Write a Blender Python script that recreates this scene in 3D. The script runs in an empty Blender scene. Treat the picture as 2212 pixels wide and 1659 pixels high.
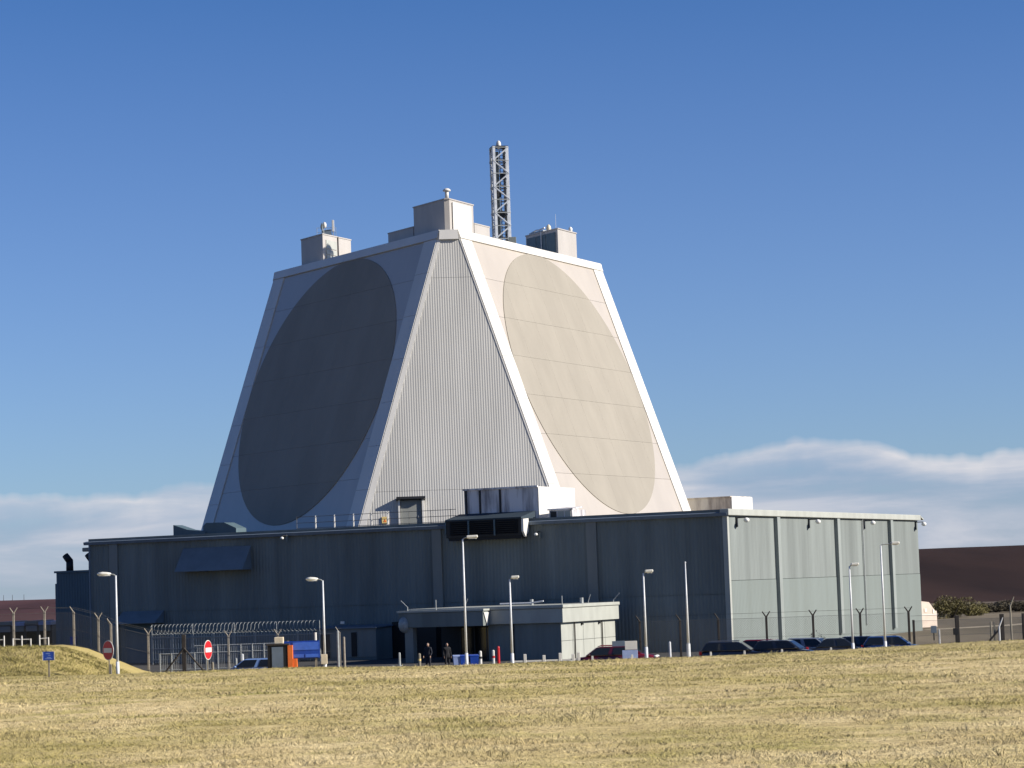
import bpy, bmesh, math, random
import numpy as np
from mathutils import Vector, Matrix, noise
random.seed(7); rng = np.random.default_rng(7)
R = math.radians
scn = bpy.context.scene
col = scn.collection

# ------------------------------------------------------------------ camera
EYE = 5.5
FPX, PITCH, ROLL = 5405.57, 0.080216, 0.034349      # focal length in px of a 2212 px wide frame
cam_d = bpy.data.cameras.new('camera'); cam_d.sensor_width = 36; cam_d.lens = 36*FPX/2212
cam_d.clip_start = 0.5; cam_d.clip_end = 20000
cam = bpy.data.objects.new('camera', cam_d); col.objects.link(cam)
_fw = Vector((0, math.cos(PITCH), math.sin(PITCH))); _r0 = Vector((1, 0, 0)); _u0 = Vector((0, -math.sin(PITCH), math.cos(PITCH)))
_rt = _r0*math.cos(ROLL)-_u0*math.sin(ROLL); _up = _r0*math.sin(ROLL)+_u0*math.cos(ROLL)
cam.matrix_world = Matrix(((_rt.x, _up.x, -_fw.x, 0), (_rt.y, _up.y, -_fw.y, 0), (_rt.z, _up.z, -_fw.z, EYE), (0, 0, 0, 1)))
scn.camera = cam

# ------------------------------------------------------------------ sky and sun
SUN_AZ, SUN_EL = 103.0, 27.0          # clockwise from +Y, elevation
SUN_STRENGTH, SKY_STRENGTH = 4.0, 0.05
SKY_TINT = (0.36, 0.59, 0.99)
w = bpy.data.worlds.new('World'); scn.world = w; w.use_nodes = True
nt = w.node_tree; nt.nodes.clear(); L = nt.links.new
def N(t, **k):
    n = nt.nodes.new(t)
    for a, b in k.items(): setattr(n, a, b)
    return n
def WM(op, a, b=None, c=None, clamp=False):
    n = N('ShaderNodeMath', operation=op, use_clamp=clamp)
    for i, v in enumerate((a, b, c)):
        if v is None: continue
        if isinstance(v, (int, float)): n.inputs[i].default_value = v
        else: L(v, n.inputs[i])
    return n.outputs[0]
sky = N('ShaderNodeTexSky', sky_type='NISHITA', sun_disc=False)
sky.sun_elevation = R(SUN_EL); sky.sun_rotation = R(SUN_AZ); sky.altitude = 250
sky.air_density = 1.0; sky.dust_density = 0.2; sky.ozone_density = 2.0
hsv = N('ShaderNodeHueSaturation'); hsv.inputs['Saturation'].default_value = 1.0; hsv.inputs['Value'].default_value = 1.0
tint = N('ShaderNodeMix', data_type='RGBA', blend_type='MULTIPLY'); tint.inputs[0].default_value = 1.0; tint.inputs[7].default_value = (*SKY_TINT, 1)
L(sky.outputs[0], tint.inputs[6]); L(tint.outputs[2], hsv.inputs['Color'])
tc = N('ShaderNodeTexCoord'); sep = N('ShaderNodeSeparateXYZ'); L(tc.outputs['Generated'], sep.inputs[0])
# pale haze thickening towards the horizon, the same all the way round
hz = N('ShaderNodeMix', data_type='RGBA', blend_type='ADD'); hz.inputs[7].default_value = (1.05, 0.80, 0.78, 1)
L(WM('SUBTRACT', 1.0, WM('DIVIDE', WM('MAXIMUM', sep.outputs[2], 0.0), 0.235), clamp=True), hz.inputs[0]); L(hsv.outputs[0], hz.inputs[6])
comb = N('ShaderNodeCombineXYZ')
L(WM('MULTIPLY', sep.outputs[0], 9.0), comb.inputs[0]); L(WM('MULTIPLY', sep.outputs[1], 9.0), comb.inputs[1])
L(WM('MULTIPLY', sep.outputs[2], 60.0), comb.inputs[2])
n1 = N('ShaderNodeTexNoise'); n1.inputs['Scale'].default_value = 1.0; n1.inputs['Detail'].default_value = 8; n1.inputs['Roughness'].default_value = 0.55; n1.inputs['Distortion'].default_value = .35
L(comb.outputs[0], n1.inputs['Vector'])
comb2 = N('ShaderNodeCombineXYZ')
L(WM('MULTIPLY', sep.outputs[0], 6.0), comb2.inputs[0]); L(WM('MULTIPLY', sep.outputs[1], 6.0), comb2.inputs[1]); comb2.inputs[2].default_value = 9.4
n2 = N('ShaderNodeTexNoise'); n2.inputs['Scale'].default_value = 1.0; n2.inputs['Detail'].default_value = 6; n2.inputs['Roughness'].default_value = .64
L(comb2.outputs[0], n2.inputs['Vector'])
# ragged top of the low cloud bank, a few degrees above the horizon all the way round
top = WM('ADD', 0.022, WM('MULTIPLY', n2.outputs[0], 0.050))
band = WM('MULTIPLY', WM('SUBTRACT', top, sep.outputs[2]), 270.0, clamp=True)
streak = WM('MULTIPLY', WM('SUBTRACT', n1.outputs[0], 0.33), 3.2, clamp=True)
edge = WM('SUBTRACT', 1.0, WM('MULTIPLY', WM('SUBTRACT', top, sep.outputs[2]), 75.0, clamp=True))
mask = WM('MULTIPLY', band, WM('ADD', WM('ADD', 0.22, WM('MULTIPLY', edge, 0.22)), WM('MULTIPLY', streak, 0.62)), clamp=True)
ccol = N('ShaderNodeMix', data_type='RGBA'); ccol.inputs[6].default_value = (0.40, 0.47, 0.66, 1); ccol.inputs[7].default_value = (0.84, 0.83, 0.87, 1)
L(WM('ADD', WM('MULTIPLY', WM('SUBTRACT', n1.outputs[0], 0.42), 2.6, clamp=True), WM('MULTIPLY', edge, 0.7), clamp=True), ccol.inputs[0])
csc = N('ShaderNodeMix', data_type='RGBA', blend_type='MULTIPLY'); csc.inputs[0].default_value = 1.0
L(ccol.outputs[2], csc.inputs[6]); k = 0.41/SKY_STRENGTH; csc.inputs[7].default_value = (k, k, k, 1)
mixc = N('ShaderNodeMix', data_type='RGBA'); L(mask, mixc.inputs[0]); L(hz.outputs[2], mixc.inputs[6]); L(csc.outputs[2], mixc.inputs[7])
bg = N('ShaderNodeBackground'); bg.inputs[1].default_value = SKY_STRENGTH; L(mixc.outputs[2], bg.inputs[0])
wo = N('ShaderNodeOutputWorld'); L(bg.outputs[0], wo.inputs[0])

sd = bpy.data.lights.new('sun', 'SUN'); sd.energy = SUN_STRENGTH; sd.angle = R(0.5); sd.color = (1.0, 0.925, 0.815)
sun = bpy.data.objects.new('sun', sd); col.objects.link(sun); sun.location = (60, -10, 80)
_s = Vector((math.sin(R(SUN_AZ))*math.cos(R(SUN_EL)), math.cos(R(SUN_AZ))*math.cos(R(SUN_EL)), math.sin(R(SUN_EL))))
sun.rotation_euler = _s.to_track_quat('Z', 'Y').to_euler()
vs = scn.view_settings; vs.view_transform = 'Standard'; vs.look = 'None'; vs.exposure = 1.1; vs.gamma = 1.0; vs.use_curve_mapping = False

# ------------------------------------------------------------------ helpers
def at(px, py, Y):
    """point at depth Y on the sight line through a pixel of the 2212 px wide photograph"""
    u, v = px-1106, py-829.5
    sx = u*math.cos(ROLL)-v*math.sin(ROLL); sy = u*math.sin(ROLL)+v*math.cos(ROLL)
    wv = Vector((sx, FPX*math.cos(PITCH)+sy*math.sin(PITCH), FPX*math.sin(PITCH)-sy*math.cos(PITCH)))
    return wv*(Y/wv.y)+Vector((0, 0, EYE))

ALBEDO = 0.585
def mat(name, c, rough=0.7, var=0.08, scale=1.0, stretch=(1, 1, 1), c2=None, lo=0.35, hi=0.65, metal=0.0, rnd=0.0, bump=0.0, bscale=20, spec=0.4, coat=0.0, detail=5, alb=None):
    m = bpy.data.materials.new(name); m.use_nodes = True; t = m.node_tree; ln = t.links.new
    alb = alb or ALBEDO; c = tuple(x*alb for x in c); c2 = c2 and tuple(x*alb for x in c2)
    b = t.nodes['Principled BSDF']; b.inputs['Roughness'].default_value = rough; b.inputs['Metallic'].default_value = metal
    b.inputs['Specular IOR Level'].default_value = spec; b.inputs['Coat Weight'].default_value = coat
    tcn = t.nodes.new('ShaderNodeTexCoord'); mp = t.nodes.new('ShaderNodeMapping'); mp.inputs['Scale'].default_value = stretch
    ln(tcn.outputs['Object'], mp.inputs[0])
    nz = t.nodes.new('ShaderNodeTexNoise'); nz.inputs['Scale'].default_value = scale; nz.inputs['Detail'].default_value = detail; nz.inputs['Roughness'].default_value = 0.6
    ln(mp.outputs[0], nz.inputs['Vector'])
    mr = t.nodes.new('ShaderNodeMapRange'); mr.inputs[1].default_value = lo; mr.inputs[2].default_value = hi; ln(nz.outputs[0], mr.inputs[0])
    mx = t.nodes.new('ShaderNodeMix'); mx.data_type = 'RGBA'
    if c2 is None: c2 = tuple(x*(1-2*var) for x in c); c1 = tuple(min(.9, x*(1+var)) for x in c)
    else: c1 = c
    mx.inputs[6].default_value = (*c2, 1); mx.inputs[7].default_value = (*c1, 1); ln(mr.outputs[0], mx.inputs[0])
    out = mx.outputs[2]
    if rnd:
        oi = t.nodes.new('ShaderNodeObjectInfo'); h = t.nodes.new('ShaderNodeHueSaturation')
        mm = t.nodes.new('ShaderNodeMapRange'); mm.inputs[3].default_value = 1-rnd; mm.inputs[4].default_value = 1+rnd
        ln(oi.outputs['Random'], mm.inputs[0]); ln(mm.outputs[0], h.inputs['Value']); ln(out, h.inputs['Color']); out = h.outputs[0]
    ln(out, b.inputs['Base Color'])
    if bump:
        n3 = t.nodes.new('ShaderNodeTexNoise'); n3.inputs['Scale'].default_value = bscale; n3.inputs['Detail'].default_value = 4
        ln(mp.outputs[0], n3.inputs['Vector'])
        bp = t.nodes.new('ShaderNodeBump'); bp.inputs['Strength'].default_value = bump; bp.inputs['Distance'].default_value = 0.05
        ln(n3.outputs[0], bp.inputs['Height']); ln(bp.outputs[0], b.inputs['Normal'])
    return m

class MB:
    def __init__(s): s.v = []; s.f = []
    def poly(s, pts):
        i = len(s.v); s.v += [tuple(p) for p in pts]; s.f.append(tuple(range(i, i+len(pts)))); return s
    def prism(s, pts, vec):
        """closed solid: polygon pts swept along vec"""
        n = len(pts); i = len(s.v); vec = Vector(vec); P = [Vector(p) for p in pts]
        nn = Vector((0, 0, 0))
        for a in range(n): nn += P[a].cross(P[(a+1) % n])
        if nn.dot(vec) > 0: P.reverse()
        s.v += [tuple(p) for p in P]+[tuple(p+vec) for p in P]
        s.f.append(tuple(range(i, i+n))); s.f.append(tuple(range(i+2*n-1, i+n-1, -1)))
        for a in range(n): b = (a+1) % n; s.f.append((i+b, i+a, i+n+a, i+n+b))
        return s
    def box(s, x0, x1, y0, y1, z0, z1):
        return s.prism([(x0, y0, z0), (x1, y0, z0), (x1, y1, z0), (x0, y1, z0)], (0, 0, z1-z0))
    def cbox(s, c, sz): return s.box(c[0]-sz[0]/2, c[0]+sz[0]/2, c[1]-sz[1]/2, c[1]+sz[1]/2, c[2]-sz[2]/2, c[2]+sz[2]/2)
    def tube(s, p0, p1, r0, r1=None, n=8, caps=True):
        r1 = r0 if r1 is None else r1
        p0 = Vector(p0); p1 = Vector(p1); d = (p1-p0).normalized(); a = d.orthogonal().normalized(); b = d.cross(a)
        i = len(s.v)
        for p, r in ((p0, r0), (p1, r1)):
            for k in range(n):
                t = 2*math.pi*k/n; s.v.append(tuple(p+(a*math.cos(t)+b*math.sin(t))*r))
        for k in range(n): s.f.append((i+k, i+(k+1) % n, i+n+(k+1) % n, i+n+k))
        if caps: s.f.append(tuple(range(i+n-1, i-1, -1))); s.f.append(tuple(range(i+n, i+2*n)))
        return s
    def path(s, pts, r, n=6):
        for a, b in zip(pts[:-1], pts[1:]): s.tube(a, b, r, n=n)
        return s
    def loft(s, rings, caps=True):
        i = len(s.v); n = len(rings[0])
        for r in rings: s.v += [tuple(p) for p in r]
        for j in range(len(rings)-1):
            for k in range(n):
                a = i+j*n+k; b = i+j*n+(k+1) % n; s.f.append((a, b, b+n, a+n))
        if caps: s.f.append(tuple(range(i+n-1, i-1, -1))); s.f.append(tuple(range(i+(len(rings)-1)*n, i+len(rings)*n)))
        return s
    def ball(s, c, rx, ry, rz, nu=12, nv=8, half=False):
        rings = []
        lo = 0 if half else -math.pi/2
        for j in range(nv+1):
            t = lo+(math.pi/2-lo)*j/nv; cr = max(math.cos(t), .02)
            rings.append([(c[0]+rx*cr*math.cos(2*math.pi*k/nu), c[1]+ry*cr*math.sin(2*math.pi*k/nu), c[2]+rz*math.sin(t)) for k in range(nu)])
        return s.loft(rings)
    def build(s, name, m, parent=None, loc=None, rz=0.0, smooth=False, bevel=0.0, fix=False):
        me = bpy.data.meshes.new(name); me.from_pydata(s.v, [], s.f); me.update()
        if fix:
            bm = bmesh.new(); bm.from_mesh(me); bmesh.ops.recalc_face_normals(bm, faces=bm.faces); bm.to_mesh(me); bm.free()
        if smooth: me.polygons.foreach_set('use_smooth', [True]*len(me.polygons))
        me.materials.append(m)
        o = bpy.data.objects.new(name, me); col.objects.link(o)
        if parent is not None: o.parent = parent
        if loc is not None: o.location = loc
        o.rotation_euler.z = rz
        if bevel:
            md = o.modifiers.new('bevel', 'BEVEL'); md.width = bevel; md.segments = 2; md.limit_method = 'ANGLE'
        return o

def tag(o, label, cat, group=None):
    o['label'] = label; o['category'] = cat
    if group: o['group'] = group
    return o
def thing(name, label, cat, loc=(0, 0, 0), rz=0.0, group=None):
    o = bpy.data.objects.new(name, None); col.objects.link(o); o.location = loc; o.rotation_euler.z = rz; o.empty_display_size = .3
    return tag(o, label, cat, group)
def dup(o, loc=None, rz=None, label=None, parent=None):
    c = o.copy(); col.objects.link(c)
    if parent is not None: c.parent = parent
    if loc is not None: c.location = loc
    if rz is not None: c.rotation_euler.z = rz
    if label: c['label'] = label
    for ch in o.children: dup(ch, parent=c)
    return c
def ss(a, b, x):
    t = min(1, max(0, (x-a)/(b-a))); return t*t*(3-2*t)

# ------------------------------------------------------------------ materials
M = {}
M['wall'] = mat('grey_cladding', (.285, .32, .312), .8, .11, .5, (1, 1, .07), rnd=.03, spec=.2)
M['wall_low'] = mat('grey_cladding_stained', (.275, .32, .31), .8, .1, .5, (1, 1, .12), c2=(.235, .27, .255), lo=.25, hi=.6, rnd=.03, spec=.2)
M['annex'] = mat('dark_blue_cladding', (.13, .20, .24), .55, .08, .6, (1, 1, .1))
M['trim'] = mat('pale_trim', (.56, .58, .53), .5, .05, 1.0, (1, 1, .4))
M['trim2'] = mat('pale_rib', (.36, .40, .385), .6, .05, 1.0, (1, 1, .3))
M['pilaster'] = mat('pilaster_grey', (.32, .335, .315), .6, .05, .6, (1, 1, .2))
M['gutter'] = mat('gutter_blue_grey', (.20, .26, .33), .4, .06, 1.5)
M['hood'] = mat('blue_grey_hood', (.26, .31, .35), .7, .06, 1.0, spec=.2)
M['hood2'] = mat('dark_navy_hood', (.05, .075, .10), .7, .06, 1.0, spec=.2)
M['roof'] = mat('roof_felt', (.12, .12, .12), .9, .1, 1.5)
M['white'] = mat('white_paint', (.95, .93, .88), .45, .025, .5, (1, 1, .2))
M['frame'] = mat('white_frame_panel', (.95, .92, .85), .4, .03, .35, (1, 1, .3), rnd=.02)
M['spandrel'] = mat('cream_face_panel', (.68, .615, .53), .3, .04, .25, (1, 1, .3), rnd=.03, spec=.7)
M['array'] = mat('array_panel', (.445, .412, .355), .9, .035, .3, (1, 1, .35), rnd=.02, spec=.1)
M['facet'] = mat('corrugated_pale_grey', (.74, .73, .69), .5, .05, .4, (1, 1, .1))
M['dark'] = mat('dark_metal', (.02, .021, .024), .5, .1, 3)
M['black'] = mat('black_parts_and_shade', (.012, .012, .013), .6, .1, 3)  # for black parts, and for shade painted into gaps and interiors
M['glass'] = mat('dark_glass', (.02, .025, .03), .08, .05, 1, spec=.6)
M['galv'] = mat('galvanised_steel', (.50, .53, .53), .5, .08, 6, metal=.15)
M['pole'] = mat('painted_pole', (.95, .98, 1.02), .35, .05, 4)
M['mast'] = mat('mast_blue_grey', (.80, .85, .92), .45, .08, 3)
M['lamp'] = mat('lamp_housing', (.78, .77, .70), .35, .04, 5, alb=.85)
M['lens'] = mat('lamp_lens', (.8, .8, .76), .15, .02, 5, alb=.85)
M['concrete'] = mat('concrete_post', (.40, .36, .30), .85, .12, 8, bump=.2)
M['wood'] = mat('dark_timber', (.06, .05, .042), .85, .2, 5, (1, 1, .3))
M['palewood'] = mat('weathered_timber', (.38, .34, .26), .85, .15, 6, (1, 1, .2))
M['wire'] = mat('fence_wire', (.22, .22, .21), .5, .1, 5, metal=.3)
M['stain'] = mat('stained_concrete', (1.5, 1.32, 1.05), .85, .2, .9, (1, 1, .25), c2=(.75, .62, .5), lo=.38, hi=.6)
M['plantgrey'] = mat('streaked_grey_panel', (1.1, 1.08, 1.1), .6, .2, .9, (1.4, 1.4, .16), c2=(.42, .40, .42), lo=.38, hi=.54)
M['pink'] = mat('pinkish_render', (.62, .52, .44), .8, .06, 1.2, alb=.85)
M['blue'] = mat('royal_blue_board', (.012, .06, .36), .4, .1, 3, alb=.85)
M['ltblue'] = mat('light_blue_panel', (.06, .16, .62), .4, .06, 3, alb=.85)
M['paleblue'] = mat('pale_blue_panel', (.30, .38, .62), .45, .06, 3, alb=.85)
M['orange'] = mat('orange_panel', (.75, .17, .03), .5, .06, 3, alb=.85)
M['cream'] = mat('cream_panel', (.72, .62, .45), .5, .08, 4, alb=.85)
M['red'] = mat('red_sign', (.50, .015, .02), .4, .05, 4, alb=.85)
M['dkred'] = mat('dark_red_sign', (.20, .02, .025), .45, .05, 4, alb=.85)
M['yellow'] = mat('yellow_sign', (.70, .52, .20), .5, .06, 4, alb=.85)
M['asphalt'] = mat('asphalt', (.075, .073, .072), .9, .12, .6, bump=.3, bscale=40)
M['gravel'] = mat('gravel_path', (.50, .42, .29), .95, .12, .8)
M['tyre'] = mat('tyre_rubber', (.015, .015, .016), .8, .05, 8)
M['rim'] = mat('alloy_rim', (.45, .46, .48), .3, .04, 8, metal=.8)
M['bark'] = mat('bark', (.05, .04, .03), .9, .2, 6)
M['gorse'] = mat('gorse_leaf', (.25, .215, .06), .7, .25, .7, c2=(.13, .11, .04))
M['scrub'] = mat('dark_scrub_leaf', (.12, .10, .055), .8, .25, .8, c2=(.07, .055, .035))
M['shrub'] = mat('dark_shrub_leaf', (.035, .045, .03), .7, .2, 3)

# ------------------------------------------------------------------ ground
def ground_z(x, y):
    f = 3.9-.0198*y
    f += .34*ss(10, 30, x)*ss(60, 150, y)+.16*ss(-6, -14, x)*ss(60, 150, y)
    f += .16*noise.noise((x*.07, y*.05, 1.3))*ss(5, 30, y)*(1-ss(135, 150, y))+.035*noise.noise((x*.45, y*.35, 5.1))
    z = f*(1-ss(146, 156.5, y)) if y > 146 else f
    m = 2.5*(1-ss(-31.2, -23.6, x))*ss(145, 163, y)*(1-ss(171, 182, y))
    z = max(z, 0)+m*(1 if y > 150 else .8)
    if m > .02: z += .10*noise.noise((x*.55, y*.5, 3))*min(1, m)+.05*noise.noise((x*1.6, y*1.4, 8))*min(1, m)
    if y > 160: z += .012*noise.noise((x*.2, y*.2, 9))*0
    return z
def axis(pieces):
    a = []
    for lo, hi, st in pieces: a += list(np.arange(lo, hi, st))
    return np.array(a)
xs = axis([(-6000, -800, 800), (-800, -120, 60), (-120, -48, 4), (-48, 48, .8), (48, 120, 4), (120, 800, 60), (800, 6001, 800)])
ys = axis([(-300, -20, 40), (-20, 16, 3), (16, 186, .8), (186, 260, 6), (260, 800, 45), (800, 12001, 1400)])
vv = [(x, y, ground_z(x, y)) for y in ys for x in xs]
nx = len(xs); ff = [(j*nx+i, j*nx+i+1, (j+1)*nx+i+1, (j+1)*nx+i) for j in range(len(ys)-1) for i in range(nx-1)]

def grass_mat(name, blade):
    m = bpy.data.materials.new(name); m.use_nodes = True; t = m.node_tree; ln = t.links.new; b = t.nodes['Principled BSDF']
    b.inputs['Roughness'].default_value = .85; b.inputs['Specular IOR Level'].default_value = .15
    g = t.nodes.new('ShaderNodeNewGeometry')
    def nz(sc, st=(1, 1, 1), det=4, off=(0, 0, 0)):
        mp = t.nodes.new('ShaderNodeMapping'); mp.inputs['Scale'].default_value = st; mp.inputs['Location'].default_value = off; ln(g.outputs['Position'], mp.inputs[0])
        n = t.nodes.new('ShaderNodeTexNoise'); n.inputs['Scale'].default_value = sc; n.inputs['Detail'].default_value = det; n.inputs['Roughness'].default_value = .62; ln(mp.outputs[0], n.inputs['Vector']); return n.outputs[0]
    def rng_(s, lo, hi):
        r = t.nodes.new('ShaderNodeMapRange'); r.inputs[1].default_value = lo; r.inputs[2].default_value = hi; ln(s, r.inputs[0]); return r.outputs[0]
    def mix(f, a, c):
        x = t.nodes.new('ShaderNodeMix'); x.data_type = 'RGBA'; ln(f, x.inputs[0])
        for s, v in ((6, a), (7, c)):
            if isinstance(v, tuple): x.inputs[s].default_value = (*(q*1.09 for q in v), 1)
            else: ln(v, x.inputs[s])
        return x.outputs[2]
    big = rng_(nz(.10, (1, .7, 1), 5), .44, .60)
    mid = rng_(nz(.55, (1, .8, 1), 5, (7, 3, 1)), .36, .64)
    fine = rng_(nz(4.0, (1, 1, 1), 4), .3, .7)
    straw = mix(mid, (.58, .45, .21), (.80, .65, .35)); olive = mix(mid, (.37, .31, .10), (.58, .47, .19))
    c = mix(big, straw, olive)
    c = mix(rng_(nz(.35, (1, .7, 1), 5, (11, 5, 0)), .50, .66), c, mix(mid, (.36, .315, .10), (.52, .44, .165)))
    c = mix(rng_(nz(.16, (1, .9, 1), 5, (31, 12, 0)), .60, .74), c, (.34, .31, .08))
    c = mix(rng_(nz(.75, (1, 1, 1), 5, (3, 41, 0)), .63, .74), c, (.24, .18, .09))
    sp = t.nodes.new('ShaderNodeSeparateXYZ'); ln(g.outputs['Position'], sp.inputs[0])
    lush = mix(mid, (.235, .205, .06), (.37, .31, .105))                       # greener sward on the far edge and on the mound
    def mul(a, b_):
        q = t.nodes.new('ShaderNodeMath'); q.operation = 'MULTIPLY'
        for i_, v_ in enumerate((a, b_)):
            if isinstance(v_, float): q.inputs[i_].default_value = v_
            else: ln(v_, q.inputs[i_])
        return q.outputs[0]
    c = mix(mul(rng_(sp.outputs[1], 85, 150), mul(rng_(nz(.22, (1, .5, 1), 4, (2, 8, 0)), .30, .60), .8)), c, lush)
    c = mix(mul(rng_(sp.outputs[0], -19, -24), mul(rng_(sp.outputs[1], 140, 152), .85)), c, lush)
    if blade:
        h = t.nodes.new('ShaderNodeHueSaturation'); ln(c, h.inputs['Color'])
        rr = t.nodes.new('ShaderNodeMapRange'); rr.inputs[3].default_value = .80; rr.inputs[4].default_value = 1.15; ln(g.outputs['Random Per Island'], rr.inputs[0]); ln(rr.outputs[0], h.inputs['Value']); c = h.outputs[0]
        ln(c, b.inputs['Base Color'])
        va = t.nodes.new('ShaderNodeVectorMath'); va.operation = 'MULTIPLY_ADD'; ln(g.outputs['Normal'], va.inputs[0]); va.inputs[1].default_value = (.55, .55, .55); va.inputs[2].default_value = (0, 0, 1)
        vn = t.nodes.new('ShaderNodeVectorMath'); vn.operation = 'NORMALIZE'; ln(va.outputs[0], vn.inputs[0]); ln(vn.outputs[0], b.inputs['Normal'])
    else:
        c = mix(fine, (.34, .26, .12), c)
        # beyond the yard: rough moorland field, greyer and browner
        fld = mix(rng_(nz(.05, (1, .3, 1), 5), .35, .65), (.095, .08, .055), (.175, .145, .10))
        c = mix(rng_(sp.outputs[1], 178, 184), c, fld)
        # open heather moor either side of the site
        ab = t.nodes.new('ShaderNodeMath'); ab.operation = 'ABSOLUTE'; ln(sp.outputs[0], ab.inputs[0])
        c = mix(rng_(ab.outputs[0], 62, 95), c, mix(mid, (.045, .03, .025), (.085, .06, .045)))
        ln(c, b.inputs['Base Color'])
        bp = t.nodes.new('ShaderNodeBump'); bp.inputs['Strength'].default_value = .7; bp.inputs['Distance'].default_value = .08; ln(nz(7, (1, 1, 1), 5), bp.inputs['Height']); ln(bp.outputs[0], b.inputs['Normal'])
    return m
me = bpy.data.meshes.new('ground'); me.from_pydata(vv, [], ff); me.update(); me.polygons.foreach_set('use_smooth', [True]*len(ff)); me.materials.append(grass_mat('dry_grass_ground', False))
o = bpy.data.objects.new('ground', me); col.objects.link(o); o['kind'] = 'structure'; o['label'] = 'dry grassy ground sloping down to the yard'

# car park sheet in front of the buildings and a gravel track beyond the right wall
mb = MB(); mb.poly([(-24, 156.8, .012), (70, 156.8, .012), (70, 186, .012), (14, 190, .012), (-38, 216, .012), (-70, 232, .012), (-70, 184, .012), (-24, 180, .012)])
o = mb.build('car_park', M['asphalt']); o['kind'] = 'structure'; o['label'] = 'asphalt yard and car park in front of the building'
mb = MB()
tr = [(38, 236, 2.2), (47, 243, 2.2), (60, 262, 2.5), (85, 300, 4), (130, 372, 6)]
for (a, b, c), (d, e, f) in zip(tr[:-1], tr[1:]): mb.poly([(a, b-c, .016), (d, e-f, .016), (d, e+f, .016), (a, b+c, .016)])
o = mb.build('path', M['gravel']); o['kind'] = 'structure'; o['label'] = 'pale gravel track climbing away behind the building'

# moor behind
def moor_mat():
    m = mat('heather_moor', (.082, .048, .038), .95, .2, .03, (1, .12, 1), c2=(.036, .023, .020), spec=.05, lo=.30, hi=.70, bump=.6, bscale=.4)
    t = m.node_tree; b = t.nodes['Principled BSDF']; old = b.inputs['Base Color'].links[0].from_socket
    tcn = t.nodes.new('ShaderNodeTexCoord'); sp = t.nodes.new('ShaderNodeSeparateXYZ'); t.links.new(tcn.outputs['Object'], sp.inputs[0])
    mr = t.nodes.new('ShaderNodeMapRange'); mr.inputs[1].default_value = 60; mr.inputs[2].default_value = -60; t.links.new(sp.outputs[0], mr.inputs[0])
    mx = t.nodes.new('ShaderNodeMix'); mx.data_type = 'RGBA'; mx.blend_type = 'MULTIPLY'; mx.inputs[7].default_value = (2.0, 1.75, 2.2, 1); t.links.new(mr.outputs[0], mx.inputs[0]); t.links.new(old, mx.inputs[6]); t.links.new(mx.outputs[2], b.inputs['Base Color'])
    return m
hv = []; hxs = axis([(-3000, -600, 200), (-600, 600, 12), (600, 3001, 200)]); hys = axis([(395, 720, 13), (720, 2400, 160)])
for y in hys:
    for x in hxs:
        a = x/700
        top = 6.0+.35*noise.noise((x*.006, 2, 0))+5.7*ss(.03, .16, a)+.3*ss(.15, .3, a)
        z = -.3+(top+.3)*ss(400, 700, y)**.9 if y < 705 else top
        z += .25*noise.noise((x*.03, y*.03, 4))*ss(420, 500, y)
        hv.append((x, y, z))
nh = len(hxs); hf = [(j*nh+i, j*nh+i+1, (j+1)*nh+i+1, (j+1)*nh+i) for j in range(len(hys)-1) for i in range(nh-1)]
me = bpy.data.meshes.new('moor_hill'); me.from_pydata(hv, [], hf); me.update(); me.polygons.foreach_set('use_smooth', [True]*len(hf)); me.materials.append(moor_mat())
o = bpy.data.objects.new('moor_hill', me); col.objects.link(o); o['kind'] = 'structure'; o['label'] = 'dark brown heather moor on the skyline'

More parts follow.
